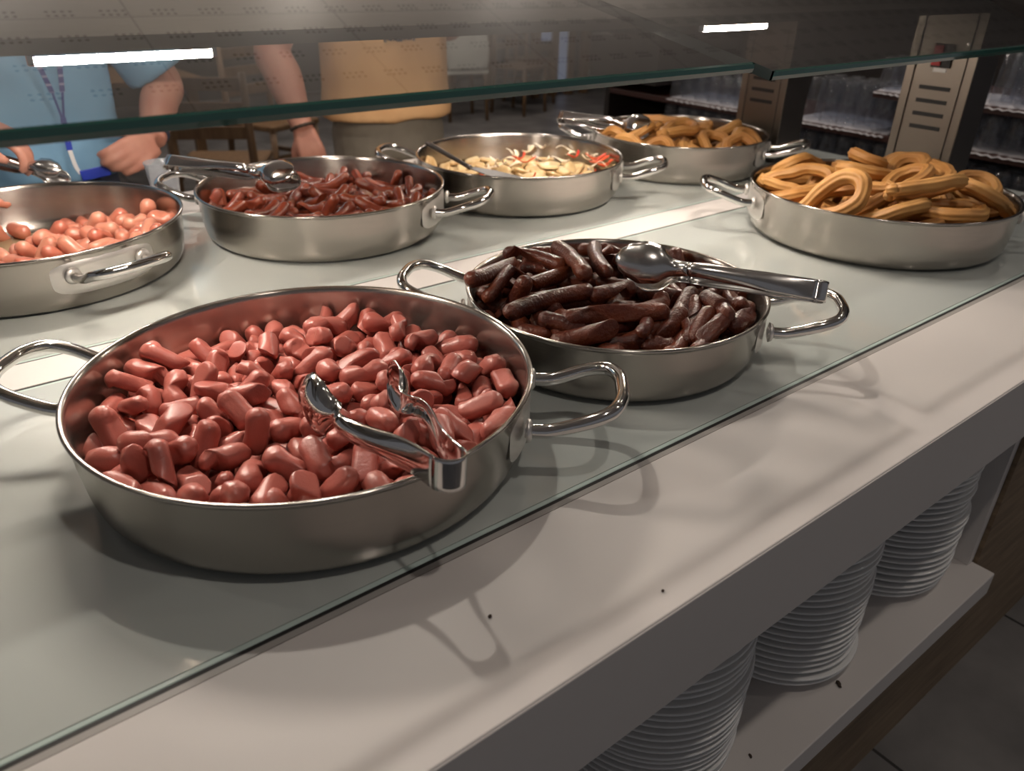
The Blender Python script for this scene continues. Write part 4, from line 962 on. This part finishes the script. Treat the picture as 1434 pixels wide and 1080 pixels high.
# the sausages lying on top of the middle pan: end points (x, y, z above the counter), bend
for i, (a, b, r, bend) in enumerate(TOP_B):
    a, b = Vector(a), Vector(b)
    rnd = random.Random(7000 + i)
    V, Fc = sausage_geo((b - a).length + .008, r, bend, rnd, 1, .17, .5, 20, 31, 38, .04)
    X = (b - a).normalized()
    Z = (Vector((0, 0, 1)) - X * X.z).normalized()
    Y = Z.cross(X)
    M = Matrix((X, Y, Z)).transposed().to_4x4()
    me = mesh_from('grilled_sausage', V, Fc)
    me.materials.append(GRILL)
    o = link('grilled_sausage', me)
    M.translation = (a + b) / 2 + Vector((0, 0, CT)) - Y * (bend * (b - a).length / 8 * 1.2)
    o.rotation_mode = 'QUATERNION'
    o.location = M.translation
    o.rotation_quaternion = M.to_quaternion()
    keep_inside(o, 'B')
    tag(o, *FOOD_TEXT['B', 'grill'])

# liquid in the half-empty pan, scrap on its wall
dx, dy = PANS['D'][0], PANS['D'][1]
V, Fc = lathe([(0, .0088), (.10, .0088), (.2105, .0085), (.2105, .0078), (0, .0075)], 64)
tag(MB().add(V, Fc).build('cooking_liquid', BROTH, None, True, (dx, dy, CT)), 'pale cooking liquid on the bottom of the half-empty left pan', 'liquid')
V, Fc = sausage_geo(.026, .0085, .3, random.Random(3), 3, .5, .6, 12, 11, 90)
V = [Vector((v.x, v.y * .5, v.z * .9)) for v in V]
tag(MB().add(V, Fc, Matrix.Translation((dx - .012, dy + .2395, CT + .066)) @ Matrix.Rotation(.1, 4, 'Z') @ Matrix.Rotation(.5, 4, 'Y')).build('sausage_scrap', COCKTAIL, None, True), 'small brown sausage scrap stuck to the inner wall of the left pan', 'food scrap')


# ================================================================ tongs
def interp(x, xs, ys):
    for i in range(len(xs) - 1):
        if x <= xs[i + 1]:
            t = max(0, (x - xs[i]) / (xs[i + 1] - xs[i]))
            t = t * t * (3 - 2 * t) if i not in (0, len(xs) - 2) else t
            return ys[i] * (1 - t) + ys[i + 1] * t
    return ys[-1]


def tongs(U, tip, spread, roll, label, mat=None, w0=.027, g=.014, spoon=.075, sw=.046, flip=0.0):
    """serving tongs: bent steel strip, U bend at point U, two arms ending in oval scoops about `tip`"""
    U, tip = Vector(U), Vector(tip)
    Lg = (tip - U).length
    X = (tip - U).normalized()
    Z = (Vector((0, 0, 1)) - X * X.z).normalized()
    Y = Z.cross(X)
    R = Matrix.Rotation(roll, 3, X)
    Y, Z = R @ Y, R @ Z
    t = empty('serving_tongs', (0, 0, 0), 0, label, 'tongs')

    def side(sg):
        """centreline from the bend to the tip with width, bulge"""
        pts = []
        n = 46
        for k in range(n + 1):
            s = k / n
            x = s * Lg
            # half gap: parallel start, opens, slightly inward at the scoop
            y = g + (spread / 2 - g) * (1 / (1 + math.exp(-(s - .34) * 9)) - .045) * 1.05
            y += .012 * math.exp(-((s - .70) / .07) ** 2) * -1
            y += flip * s * s
            x_ = Lg - x
            if x_ > spoon:
                q = 1 - (x_ - spoon) / (Lg - spoon)
                w = interp(q, (0, .3, .65, 1), (w0, w0 * .97, w0 * .80, w0 * .66))
                d = interp(q, (0, .25, .6, 1), (0, .0035, .0062, .0060))
            else:
                q = 1 - x_ / spoon
                w = interp(q, (0, .18, .40, .62, .82, .94, 1), (w0 * .66, w0 * .82, sw * .90, sw, sw * .80, sw * .50, sw * .16))
                d = interp(q, (0, .3, .6, .85, 1), (.0060, .0105, .0120, .0085, .0015))
            pts.append((Vector((x, sg * y, 0)), w, d))
        return pts

    V, Fc = [], []
    m = 9

    def rows(pts, sg, out):
        for i, (c, w, d) in enumerate(pts):
            a = pts[max(i - 1, 0)][0]
            b = pts[min(i + 1, len(pts) - 1)][0]
            tt = (b - a).normalized()
            nn = Vector((-tt.y, tt.x, 0)) * sg
            row = []
            for k in range(m):
                v = 2 * k / (m - 1) - 1
                row.append(c + Vector((0, 0, v * w / 2)) + nn * (d * (1 - v * v) - d * .5))
            out.append(row)
    A, B = [], []
    rows(side(1), 1, A)
    rows(side(-1), -1, B)
    bend = []
    y0 = A[0][m // 2].y
    for k in range(1, 12):
        a = math.pi * k / 12
        row = []
        for q in range(m):
            v = 2 * q / (m - 1) - 1
            row.append(Vector((-y0 * math.sin(a), y0 * math.cos(a), v * w0 / 2)))
        bend.append(row)
    allrows = list(reversed(A)) + bend + B
    for row in allrows:
        for p in row: V.append(U + X * p.x + Y * p.y + Z * p.z + Vector((0, 0, CT)))
    nr = len(allrows)
    na = len(A)
    def faces(lo, hi):
        return [(i * m + k, i * m + k + 1, (i + 1) * m + k + 1, (i + 1) * m + k) for i in range(lo, hi) for k in range(m - 1)]
    # one strip of steel: two arms (each its own part) meeting in the bend
    def part(name, lo, hi):
        vs = V[lo * m:(hi + 1) * m]
        fs = [(i * m + k, i * m + k + 1, (i + 1) * m + k + 1, (i + 1) * m + k) for i in range(hi - lo) for k in range(m - 1)]
        o = link(name, mesh_from(name, vs, fs), mat or STEEL_TONG, t)
        md = o.modifiers.new('thickness', 'SOLIDIFY'); md.thickness = .0016; md.offset = 0
        return o
    sp_a = int(46 * (1 - spoon / Lg))
    part('scoop', 0, na - 1 - sp_a)
    part('arm', na - 1 - sp_a, na - 1)
    part('spring_bend', na - 1, na + 11)
    part('arm', na + 11, na + 11 + sp_a)
    part('scoop', na + 11 + sp_a, nr - 1)
    return t


tongs((.288, .448, .126), (.297, .655, .108), .098, .12, 'steel serving tongs resting in the frankfurter pieces, bend over the pan rim', STEEL_POL, .030, .015, .072, .064)
tongs((.905, .500, .124), (.765, .722, .126), .088, .50, 'steel serving tongs lying across the dark grilled sausages', None, .027, .014, .095, .058)
tongs((.445, 1.738, .116), (.628, 1.515, .105), .040, -.85, 'shiny serving tongs lying on the small red sausages', STEEL_POL, .027, .011, .095, .062)
tongs((1.500, 1.690, .120), (1.625, 1.470, .112), .040, -.85, 'shiny serving tongs lying on the churros of the farthest pan', STEEL_POL, .027, .011, .095, .062)

# spatula in the potato pan
t = empty('serving_spatula', (0, 0, CT), 0, 'dark steel serving spatula stuck in the potatoes', 'spatula')
a, b = Vector((1.030, 1.655, .107)), Vector((1.036, 1.480, .080))
MB().tube([a + (b - a) * (k / 8) for k in range(9)], [.006, .0065, .0065, .006, .0055, .005, .005, .005, .006], 10).build('handle', STEEL_DARK, t, True)
d1 = Vector((.085, -.110, -.022))
sdv = Vector((.80, .62, 0)).normalized() * .026
V = [b - sdv * .35, b + sdv * .35, b + d1 * .35 + sdv, b + d1 * .35 - sdv, b + d1 + sdv, b + d1 - sdv]
o = link('blade', mesh_from('blade', V, [(0, 1, 2, 3), (3, 2, 4, 5)], False), STEEL_DARK, t)
md = o.modifiers.new('thickness', 'SOLIDIFY'); md.thickness = .0016; md.offset = 0

# clear plastic cup behind the left pan
t = empty('plastic_cup', (.462, 1.885, CT), 0, 'clear plastic cup standing between the left pan and the red-sausage pan', 'cup')
V, Fc = lathe([(0, .001), (.028, .001), (.0285, .003), (.0365, .086), (.0380, .088), (.0372, .0895), (.0355, .088), (.0272, .004), (0, .0035)], 48)
MB().add(V, Fc).build('cup_body', CUP_MAT, t, True)

# ================================================================ people
def ring_loft(rings, seg=28, cap=True):
    """rings: (cx, cy, z, rx, ry[, power]) stacked ellipses"""
    V, Fc = [], []
    for rg in rings:
        cx, cy, z, rx, ry = rg[:5]
        e = 2 / (rg[5] if len(rg) > 5 else 2.3)
        for k in range(seg):
            a = 2 * math.pi * k / seg
            c, s = math.cos(a), math.sin(a)
            V.append(Vector((cx + math.copysign(abs(c) ** e, c) * rx, cy + math.copysign(abs(s) ** e, s) * ry, z)))
    for i in range(len(rings) - 1):
        for k in range(seg):
            l = (k + 1) % seg
            Fc.append((i * seg + k, i * seg + l, (i + 1) * seg + l, (i + 1) * seg + k))
    if cap:
        Fc.append(tuple(reversed(range(seg))))
        Fc.append(tuple(range((len(rings) - 1) * seg, len(rings) * seg)))
    return V, Fc


def limb(pts, rad, seg=16, n=6):
    P = smooth_curve(pts, n)
    R = []
    m = len(pts)
    for i in range(len(P)):
        u = min(i / n, m - 1)
        k = min(int(u), m - 2)
        f = u - k
        f = f * f * (3 - 2 * f)
        R.append(rad[k] * (1 - f) + rad[k + 1] * f)
    V, Fc = sweep(P, R, seg)
    return V, Fc


def ball(c, rx, ry, rz, seg=20):
    rings = []
    for i in range(13):
        a = -math.pi / 2 + math.pi * i / 12
        rings.append((c[0], c[1], c[2] + math.sin(a) * rz, max(math.cos(a), .02) * rx, max(math.cos(a), .02) * ry, 2))
    return ring_loft(rings, seg)


def fused(name, mb, voxel, mat, parent, smooth_it=4, wrinkle=0.0, wr_scale=9):
    """weld overlapping solids into one continuous surface"""
    tmp = link('tmp', mesh_from('tmp', mb.v, mb.f))
    r = tmp.modifiers.new('r', 'REMESH'); r.mode = 'VOXEL'; r.voxel_size = voxel; r.use_smooth_shade = True
    s = tmp.modifiers.new('s', 'SMOOTH'); s.iterations = smooth_it; s.factor = .5
    bpy.context.view_layer.update()
    dg = bpy.context.evaluated_depsgraph_get()
    me = bpy.data.meshes.new_from_object(tmp.evaluated_get(dg))
    bpy.data.objects.remove(tmp)
    me.name = name
    if wrinkle:
        nrm = [v.normal.copy() for v in me.vertices]
        for v, nn in zip(me.vertices, nrm):
            w = mnoise.noise(Vector((v.co.x * wr_scale + v.co.z * 3, v.co.y * wr_scale, v.co.z * wr_scale * .45 - v.co.x * 4)))
            v.co += nn * (wrinkle * (1 - abs(w) * 2.2))
    me.materials.clear()
    for p in me.polygons: p.use_smooth = True
    return link(name, me, mat, parent)


def hand(mb, wrist, palm_dir, back_dir, thumb_side, curl, size=1.0, thumb_out=.6):
    """palm + five separate tapering fingers; palm_dir = wrist->knuckles, back_dir = out of the back of the hand"""
    w = Vector(wrist)
    d = Vector(palm_dir).normalized()
    b = Vector(back_dir)
    b = (b - d * b.dot(d)).normalized()
    s = d.cross(b) * thumb_side                              # towards the thumb
    k_ = size
    # palm as a row of overlapping metacarpal rods
    for j in range(4):
        off = (1.5 - j) * .0195 * k_
        L = (.086, .088, .083, .075)[j] * k_
        st = w + s * (off * .62) + d * .004
        kn = w + d * L + s * off
        mb.add(*limb([st, st.lerp(kn, .55) + b * .003, kn], [.0155 * k_, .0145 * k_, .0115 * k_], 12, 4))
        fl = (.070, .080, .074, .058)[j] * k_
        segs = (.45, .31, .24)
        p = kn
        dirv = d.copy()
        pts = [kn - d * .012, kn]
        for q in range(3):
            a = curl[q] * (1 + .06 * (j - 1.5))
            dirv = (dirv * math.cos(a) - b * math.sin(a))
            # rotate b too
            b2 = None
            p = p + dirv * fl * segs[q]
            pts.append(p)
            # keep bending in the plane of d and -b
            dn = dirv.normalized()
            b = (b - dn * b.dot(dn)).normalized()
        mb.add(*limb(pts, [.0115 * k_, .0108 * k_, .0098 * k_, .0088 * k_, .0066 * k_], 12, 4))
        b = Vector(back_dir); b = (b - d * b.dot(d)).normalized()
    # thumb from the side of the palm near its base
    tb = w + d * .022 * k_ + s * .020 * k_
    t1 = tb + (d * .55 + s * thumb_out - b * .35).normalized() * .040 * k_
    t2 = t1 + (d * .85 + s * (thumb_out - .35) - b * .30).normalized() * .033 * k_
    t3 = t2 + (d * .95 + s * (thumb_out - .7) - b * .25).normalized() * .026 * k_
    mb.add(*limb([tb - s * .012, tb, t1, t2, t3], [.013 * k_, .0165 * k_, .0125 * k_, .0112 * k_, .0075 * k_], 12, 4))


def head_parts(mb, c, tilt=0.0):
    x, y, z = c
    mb.add(*ball((x, y + .012, z + .02), .074, .094, .100))                     # skull
    mb.add(*ball((x, y - .035, z - .052), .054, .056, .062))                    # jaw
    mb.add(*limb([(x, y - .092, z + .012), (x, y - .108, z - .018), (x, y - .098, z - .030)], [.008, .013, .010], 10))   # nose
    mb.add(*limb([(x - .022, y - .086, z - .058), (x, y - .093, z - .056), (x + .022, y - .086, z - .058)], [.006, .009, .006], 8))
    for s in (-1, 1):
        mb.add(*ball((x + s * .076, y + .012, z - .006), .009, .020, .032, 12))  # ears
        mb.add(*limb([(x + s * .048, y - .074, z + .030), (x + s * .016, y - .086, z + .034)], [.008, .009], 8))


def person(x, y, label, shirt, trousers, arms, hem, width, sleeve=.70, beef=1.0):
    """standing person facing -Y; arms: list of (shoulder, elbow, wrist, hand kwargs)"""
    t = empty('person', (x, y, 0), 0, label, 'person')
    mb = MB()
    w = width
    mb.add(*ring_loft([(x, y, .80, w * .72, .100), (x, y, .90, w * .80, .112), (x, y, 1.02, w * .76, .105), (x, y, 1.15, w * .80, .108), (x, y, 1.30, w * .88, .115), (x, y + .005, 1.40, w * .80, .095), (x, y + .01, 1.455, w * .42, .065), (x, y + .01, 1.49, .058, .058), (x, y - .002, 1.56, .054, .056)]))
    head_parts(mb, (x, y - .008, 1.63))
    for s in (-1, 1):
        hx = x + s * w * .40
        mb.add(*limb([(hx, y, .88), (hx + s * .01, y - .01, .68), (hx + s * .012, y - .005, .48), (hx + s * .012, y + .012, .28), (hx + s * .012, y + .02, .09)], [.092, .082, .058, .054, .038]))
        mb.add(*limb([(hx + s * .012, y + .035, .045), (hx + s * .018, y - .06, .045), (hx + s * .024, y - .15, .03)], [.040, .042, .028]))
    sleeves = MB()
    for (sh, el, wr, hk) in arms:
        el_, wr_, sh_ = Vector(el), Vector(wr), Vector(sh)
        mb.add(*limb([sh_, sh_.lerp(el_, .5), el_, el_.lerp(wr_, .35), wr_], [.058, .052 * beef, .045 * beef, .047 * beef, .031]))
        hand(mb, wr_ + (wr_ - el_).normalized() * .004, **hk)
        q = sh_.lerp(el_, sleeve)
        sleeves.add(*limb([sh_ + (Vector((x, y, sh_.z)) - sh_) * .25, sh_, sh_.lerp(el_, .4), q], [.070, .076, .074, .079]))
    fused('body', mb, .0055, SKIN, t, 5)
    s = MB()
    s.add(*ring_loft([(x, y, hem, w * .99, .148, 2.6), (x, y, hem + .03, w, .146, 2.6), (x, y, 1.02, w * .97, .138, 2.5), (x, y, 1.18, w * .97, .136), (x, y, 1.31, w * .98, .136), (x, y + .005, 1.405, w * .86, .114), (x, y + .01, 1.462, w * .46, .082), (x, y + .01, 1.478, w * .36, .074)], 36))
    s.add(sleeves.v, sleeves.f)
    fused('t_shirt', s, .008, shirt, t, 4, .006, 7)
    p = MB()
    p.add(*ring_loft([(x, y, .80, w * .80, .122), (x, y, .88, w * .86, .128), (x, y, hem + .05, w * .86, .124)]))
    for sg in (-1, 1):
        hx = x + sg * w * .41
        p.add(*limb([(hx, y, .89), (hx + sg * .01, y - .01, .66), (hx + sg * .012, y - .004, .42), (hx + sg * .012, y + .014, .10)], [.108, .098, .080, .066]))
        sh = MB().add(*limb([(hx + sg * .012, y + .045, .048), (hx + sg * .018, y - .06, .050), (hx + sg * .024, y - .165, .036)], [.047, .050, .035]))
        fused('shoe', sh, .008, NAVY, t, 3)
    fused('trousers', p, .010, trousers, t, 4, .004, 8)
    h = MB()
    h.add(*ball((x, y + .026, 1.673), .083, .096, .092))
    fused('hair', h, .008, HAIR, t, 3)
    for sg in (-1, 1):
        e = MB().add(*ball((x + sg * .031, y - .083, 1.640), .012, .010, .010, 12)).build('eye', WHITE_PL, t, True)
        MB().add(*ball((x + sg * .031, y - .0915, 1.640), .0052, .003, .0052, 10)).build('iris', HAIR, e, True)
    for o in t.children:
        o.matrix_parent_inverse = Matrix.Translation((-x, -y, 0))
    return t


p1 = person(.235, 2.27, 'person in a pale blue T-shirt with a lanyard, holding tongs over the left pan', BLUE_SHIRT, NAVY, [
    ((.425, 2.275, 1.40), (.598, 2.250, 1.085), (.505, 2.090, .968), dict(palm_dir=(-.80, -.50, -.22), back_dir=(.35, -.80, .30), thumb_side=1, curl=(.75, .95, .6), size=1.05, thumb_out=.85)),
    ((.045, 2.275, 1.40), (-.060, 2.18, 1.17), (.118, 1.950, 1.072), dict(palm_dir=(.86, -.50, -.42), back_dir=(.30, -.10, .95), thumb_side=1, curl=(.55, .75, .55), size=1.05, thumb_out=.55)),
], .885, .240, .93)
p2 = person(1.308, 2.34, 'person in an orange T-shirt and khaki trousers standing behind the counter', ORANGE_SHIRT, KHAKI, [
    ((1.110, 2.345, 1.40), (.955, 2.375, 1.140), (.985, 2.285, .915), dict(palm_dir=(.18, -.22, -.95), back_dir=(-.35, -.93, .10), thumb_side=1, curl=(.7, .9, .6), size=1.05, thumb_out=.5)),
    ((1.490, 2.345, 1.40), (1.590, 2.400, 1.185), (1.430, 2.175, 1.260), dict(palm_dir=(-.85, -.35, .30), back_dir=(.2, -.6, .75), thumb_side=-1, curl=(.4, .6, .4), size=1.05, thumb_out=.5)),
], .925, .212, .68, 1.18)


def child(o, p):
    """parent o to person empty p keeping its place"""
    o.parent = p
    o.matrix_parent_inverse = Matrix.Translation(-p.location)
    return o


# wrist strap, bracelet
def wrist_ring(c, d, r, th, mat, name, p, beads=0):
    d = Vector(d).normalized()
    u = d.orthogonal().normalized()
    v = d.cross(u)
    pts = [Vector(c) + (u * math.cos(a) + v * math.sin(a)) * r for a in [2 * math.pi * k / 28 for k in range(28)]]
    rad = [th * (1 + (.25 if beads and k % 2 else 0)) for k in range(28)]
    return child(MB().add(*sweep(pts, rad, 8, True)).build(name, mat, None, True), p)


wrist_ring((.513, 2.104, .984), (-.46, -.78, -.57), .0335, .0055, NAVY, 'watch_strap', p1)
wrist_ring((.985, 2.288, .924), (.12, -.36, -.93), 0.0345, .0042, HAIR, 'beaded_bracelet', p2, 1)

# lanyard hanging from the neck of the blue shirt
LA = material('lanyard_ribbon_print', (.045, .05, .20), .7)
nt, N_, L_, b_ = nodes_of(LA)
tc = N_.new('ShaderNodeTexCoord')
sx_ = N_.new('ShaderNodeSeparateXYZ')
L_.new(tc.outputs['Object'], sx_.inputs[0])
md_ = N_.new('ShaderNodeMath'); md_.operation = 'PINGPONG'; md_.inputs[1].default_value = .009
L_.new(sx_.outputs[2], md_.inputs[0])
lt_ = N_.new('ShaderNodeMath'); lt_.operation = 'GREATER_THAN'; lt_.inputs[1].default_value = .0064
L_.new(md_.outputs[0], lt_.inputs[0])
mx_ = N_.new('ShaderNodeMix'); mx_.data_type = 'RGBA'
L_.new(lt_.outputs[0], mx_.inputs[0])
mx_.inputs[6].default_value = (.045, .05, .20, 1); mx_.inputs[7].default_value = (.30, .29, .42, 1)
L_.new(mx_.outputs[2], b_.inputs['Base Color'])


def ribbon(pts, w, mat, name, p, flat=(1, 0, 0)):
    P = smooth_curve(pts, 6)
    f = Vector(flat)
    V, Fc = [], []
    for q in P:
        for a, b in ((-1, -1), (1, -1), (1, 1), (-1, 1)):
            V.append(q + f * (a * w / 2) + Vector((0, b * .0008, 0)))
    for i in range(len(P) - 1):
        for k in range(4):
            l = (k + 1) % 4
            Fc.append((i * 4 + k, i * 4 + l, (i + 1) * 4 + l, (i + 1) * 4 + k))
    Fc += [(3, 2, 1, 0), tuple(range(len(V) - 4, len(V)))]
    return child(MB().add(V, Fc).build(name, mat, None), p)


ribbon([(.165, 2.20, 1.47), (.205, 2.138, 1.38), (.255, 2.118, 1.26), (.296, 2.116, 1.17), (.316, 2.116, 1.090)], .0105, LA, 'lanyard_strap', p1)
ribbon([(.300, 2.20, 1.47), (.330, 2.138, 1.38), (.345, 2.118, 1.26), (.346, 2.116, 1.17), (.337, 2.116, 1.090)], .0105, LA, 'lanyard_strap', p1)
ribbon([(.316, 2.116, 1.090), (.3225, 2.116, 1.035)], .0045, LANYARD, 'lanyard_cord', p1)
ribbon([(.337, 2.116, 1.090), (.3265, 2.116, 1.035)], .0045, LANYARD, 'lanyard_cord', p1)
ribbon([(.3245, 2.114, 1.035), (.3225, 2.112, 1.005)], .012, LANYARD, 'lanyard_cord', p1)
ribbon([(.3225, 2.111, 1.005), (.3215, 2.110, .988)], .014, WHITE_PL, 'buckle', p1)
ribbon([(.3215, 2.110, .988), (.3205, 2.108, .962)], .013, BADGE, 'lanyard_tail', p1)
ribbon([(.3205, 2.108, .962), (.324, 2.106, .925), (.331, 2.104, .905)], .009, WHITE_PL, 'lanyard_tail', p1)
bd = MB().box(-.033, .033, -.003, .003, -.0125, .0125, .002).build('badge', BADGE, None)
bd.location = (.362, 2.100, .905); bd.rotation_euler = (0, -.10, 0)
child(bd, p1)
bpy.context.view_layer.update()
V = []
# printed lettering low on the orange shirt (only its lower edge shows under the gantry)
pr = MB()
for k, (w_, h_) in enumerate(((.006, .03), (.012, .03), (.010, .03), (.016, .03), (.006, .03), (.014, .03), (.006, .03))):
    pr.box(1.235 + k * .0165 - w_ / 2, 1.235 + k * .0165 + w_ / 2, 2.1950, 2.2010, 1.158 - (.003 if k % 3 == 0 else 0), 1.140 + h_)
child(pr.build('shirt_print', NAVY, None), p2)

tongs((.055, 1.975, .150), (.262, 1.848, .092), .060, -.6, 'steel serving tongs held by the person in the blue T-shirt', None, .024, .013, .070, .042)


# ================================================================ glass rack behind the posts
rk = empty('glass_rack', (2.75, 1.7, 0), 0, 'dark open rack with trays of upturned glasses beyond the counter end', 'rack')
mb = MB()
mb.box(.52, .55, -1.25, 1.10, 0, 1.55)
mb.box(0, .55, 1.07, 1.10, 0, 1.55).box(0, .55, -1.25, -1.22, 0, 1.55)
mb.build('back_panel', DARK_CAB, rk)
LEVELS = [CT - .43, CT - .29, CT - .155, CT - .012, CT + .128]
for i, z in enumerate(LEVELS):
    if i < 4:
        MB().box(0, .52, -1.22, 1.07, z - .022, z, .002).build('shelf', SHELF_WOOD, rk)
    else:
        MB().box(0, .52, -1.22, -.23, z - .022, z, .002).build('shelf', SHELF_WOOD, rk)
MB().box(-.05, .52, .74, 1.16, CT - .05 + .085, CT + .22).build('top_box', DARK_CAB, rk)


def paper_mesh(w, d, seed):
    V, Fc = [], []
    nx, ny = 6, 30
    for i in range(nx + 1):
        for j in range(ny + 1):
            x, y = -.012 + d * i / nx, -w / 2 + w * j / ny
            z = .0022 + (.006 * abs(math.sin(j * 1.7 + seed)) - .012 if i == 0 else .001 * math.sin(j + seed))
            if i == 0: z = min(z, .0)
            V.append(Vector((x, y, z + .001)))
    for i in range(nx):
        for j in range(ny):
            a = i * (ny + 1) + j
            Fc.append((a, a + 1, a + ny + 2, a + ny + 1))
    return mesh_from('paper_liner', V, Fc)


def glass_mesh(h, r0, r1):
    """upturned tumbler: mouth down"""
    return mesh_from('tumbler', *lathe([(r1, 0), (r1 + .001, .002), (r0 + (r1 - r0) * .4, h * .6), (r0, h - .006), (r0 - .004, h), (r0 - .012, h - .002), (0, h - .004)], 20))


G1 = glass_mesh(.105, .024, .031); G1.materials.append(TUMBLER)
G2 = glass_mesh(.150, .026, .033); G2.materials.append(TUMBLER)
G3 = glass_mesh(.085, .026, .034); G3.materials.append(TUMBLER)
rnd = random.Random(21)
#         shelf, y0,   y1,  mesh, rows, where
TRAYS = [(3, .26, .68, G1, 3, 'on the paper-lined tray at the left of the glass rack'),
         (3, -.28, .06, G2, 3, 'on the rack tray seen between the two steel posts'),
         (4, -.55, -.26, G1, 2, 'on the top rack tray left of the switch post'),
         (4, -1.0, -.60, G2, 3, 'on the top rack tray at the right edge'),
         (3, -1.0, -.55, G1, 3, 'on the second rack tray at the right edge'),
         (2, -1.0, -.50, G3, 3, 'on the third rack tray at the right edge'),
         (2, -.30, .10, G1, 3, 'on the lower rack tray between the two posts'),
         (2, .28, .72, G1, 3, 'on the lower left rack tray behind the farthest pan')]
for (lv, y0, y1, gm, rows_, where) in TRAYS:
    z = LEVELS[lv]
    pm = paper_mesh(y1 - y0 + .05, .30, lv + y0)
    o = link('paper_liner', pm, PAPER, None, (2.75, 1.7 + (y0 + y1) / 2, z))
    md = o.modifiers.new('thickness', 'SOLIDIFY'); md.thickness = .0012; md.offset = 1
    tag(o, 'wavy white paper liner ' + where, 'paper')
    ny = int((y1 - y0) / .070) + 1
    for r_ in range(rows_):
        for k in range(ny):
            g = link('tumbler', gm, None, None, (2.75 + .05 + r_ * .074 + rnd.uniform(-.004, .004), 1.7 + y0 + .02 + k * .070 + rnd.uniform(-.003, .003), z + .0058))
            g.rotation_euler = (0, 0, rnd.random() * 6)
            tag(g, 'clear upturned glass ' + where, 'glass', 'glasses ' + where)

# ================================================================ dining room behind
def chair(loc, rz, label, cushion=False):
    t = empty('dining_chair', loc, rz, label, 'chair')
    MB().box(-.21, .21, -.21, .21, .43, .465, .008).build('seat', CLOTH_W if cushion else CHAIR_WOOD, t)
    for sx in (-1, 1):
        MB().tube([(sx * .185, -.185, .43), (sx * .195, -.195, .0)], [.021, .016], 10).build('leg', CHAIR_WOOD, t, True)
        MB().tube([(sx * .185, .19, .90), (sx * .185, .18, .45), (sx * .195, .215, .0)], [.017, .021, .017], 10).build('leg', CHAIR_WOOD, t, True)
    mb = MB()
    for z in (.60, .71, .82):
        mb.box(-.175, .175, .178, .198, z, z + .06, .004)
    mb.build('backrest', CHAIR_WOOD, t)
    MB().box(-.18, .18, -.010, .010, .20, .225).box(-.20, -.18, -.19, .20, .22, .245).box(.18, .20, -.19, .20, .22, .245).build('stretcher', CHAIR_WOOD, t)
    return t


def table(loc, sx, sy, label, cloth=True):
    t = empty('dining_table', loc, 0, label, 'table')
    MB().box(-sx, sx, -sy, sy, .715, .745, .004).build('tabletop', CHAIR_WOOD, t)
    for a in (-1, 1):
        for b in (-1, 1):
            MB().box(a * (sx - .06) - .028, a * (sx - .06) + .028, b * (sy - .06) - .028, b * (sy - .06) + .028, 0, .715, .003).build('leg', CHAIR_WOOD, t)
    return t


chair((1.30, 4.05, 0), 2.6, 'oak chair nearest the counter, its legs seen between the blue and orange shirts')
chair((1.95, 5.00, 0), .4, 'oak chair just beyond the nearest one, left of the orange shirt')
table((1.15, 5.35, 0), .40, .38, 'oak dining table between the two people, in the dark behind')
chair((4.55, 6.65, 0), 2.9, 'oak chair with white seat just right of the orange shirt', True)
chair((5.25, 6.60, 0), .3, 'oak chair in the middle of the far dining area')
table((5.05, 7.75, 0), .45, .42, 'oak dining table in the far dining area')
chair((5.75, 7.05, 0), 1.5, 'oak chair at the far table, left of the timber frame')
# white form on the chair, standing in for a seated person in white
V, Fc = ring_loft([(0, .19, .48, .20, .045), (0, .19, .62, .215, .06), (0, .185, .80, .20, .05), (0, .185, .905, .17, .035)], 24)
o = fused('seated_person_form', MB().add(V, Fc), .012, CLOTH_W, None, 4, .012, 9)
o.location = (4.55, 6.65, 0); o.rotation_euler = (0, 0, 2.9)
tag(o, 'white form on the chair right of the orange shirt, standing in for a seated person', 'cloth')

# timber-framed glazed screen with pale daylight behind
t = empty('timber_screen', (6.45, 7.3, 0), 0, 'timber-framed glazed screen with pale light at the far end of dining area', 'screen')
for x in (-.42, -.15, .10, .34):
    MB().box(x - .045, x + .045, -.04, .04, 0, 2.3, .004).build('post', CHAIR_WOOD, t)
MB().box(-.465, .385, -.045, .045, 2.3, 2.38).box(-.375, -.195, -.03, .03, .50, .56).build('rail', CHAIR_WOOD, t)
MB().box(-.375, -.195, -.004, .004, .60, 2.3).build('pane', WINDOW_GLOW, t)
MB().box(-.105, .055, -.004, .004, .05, 2.3).build('pane', WINDOW_GLOW, t)
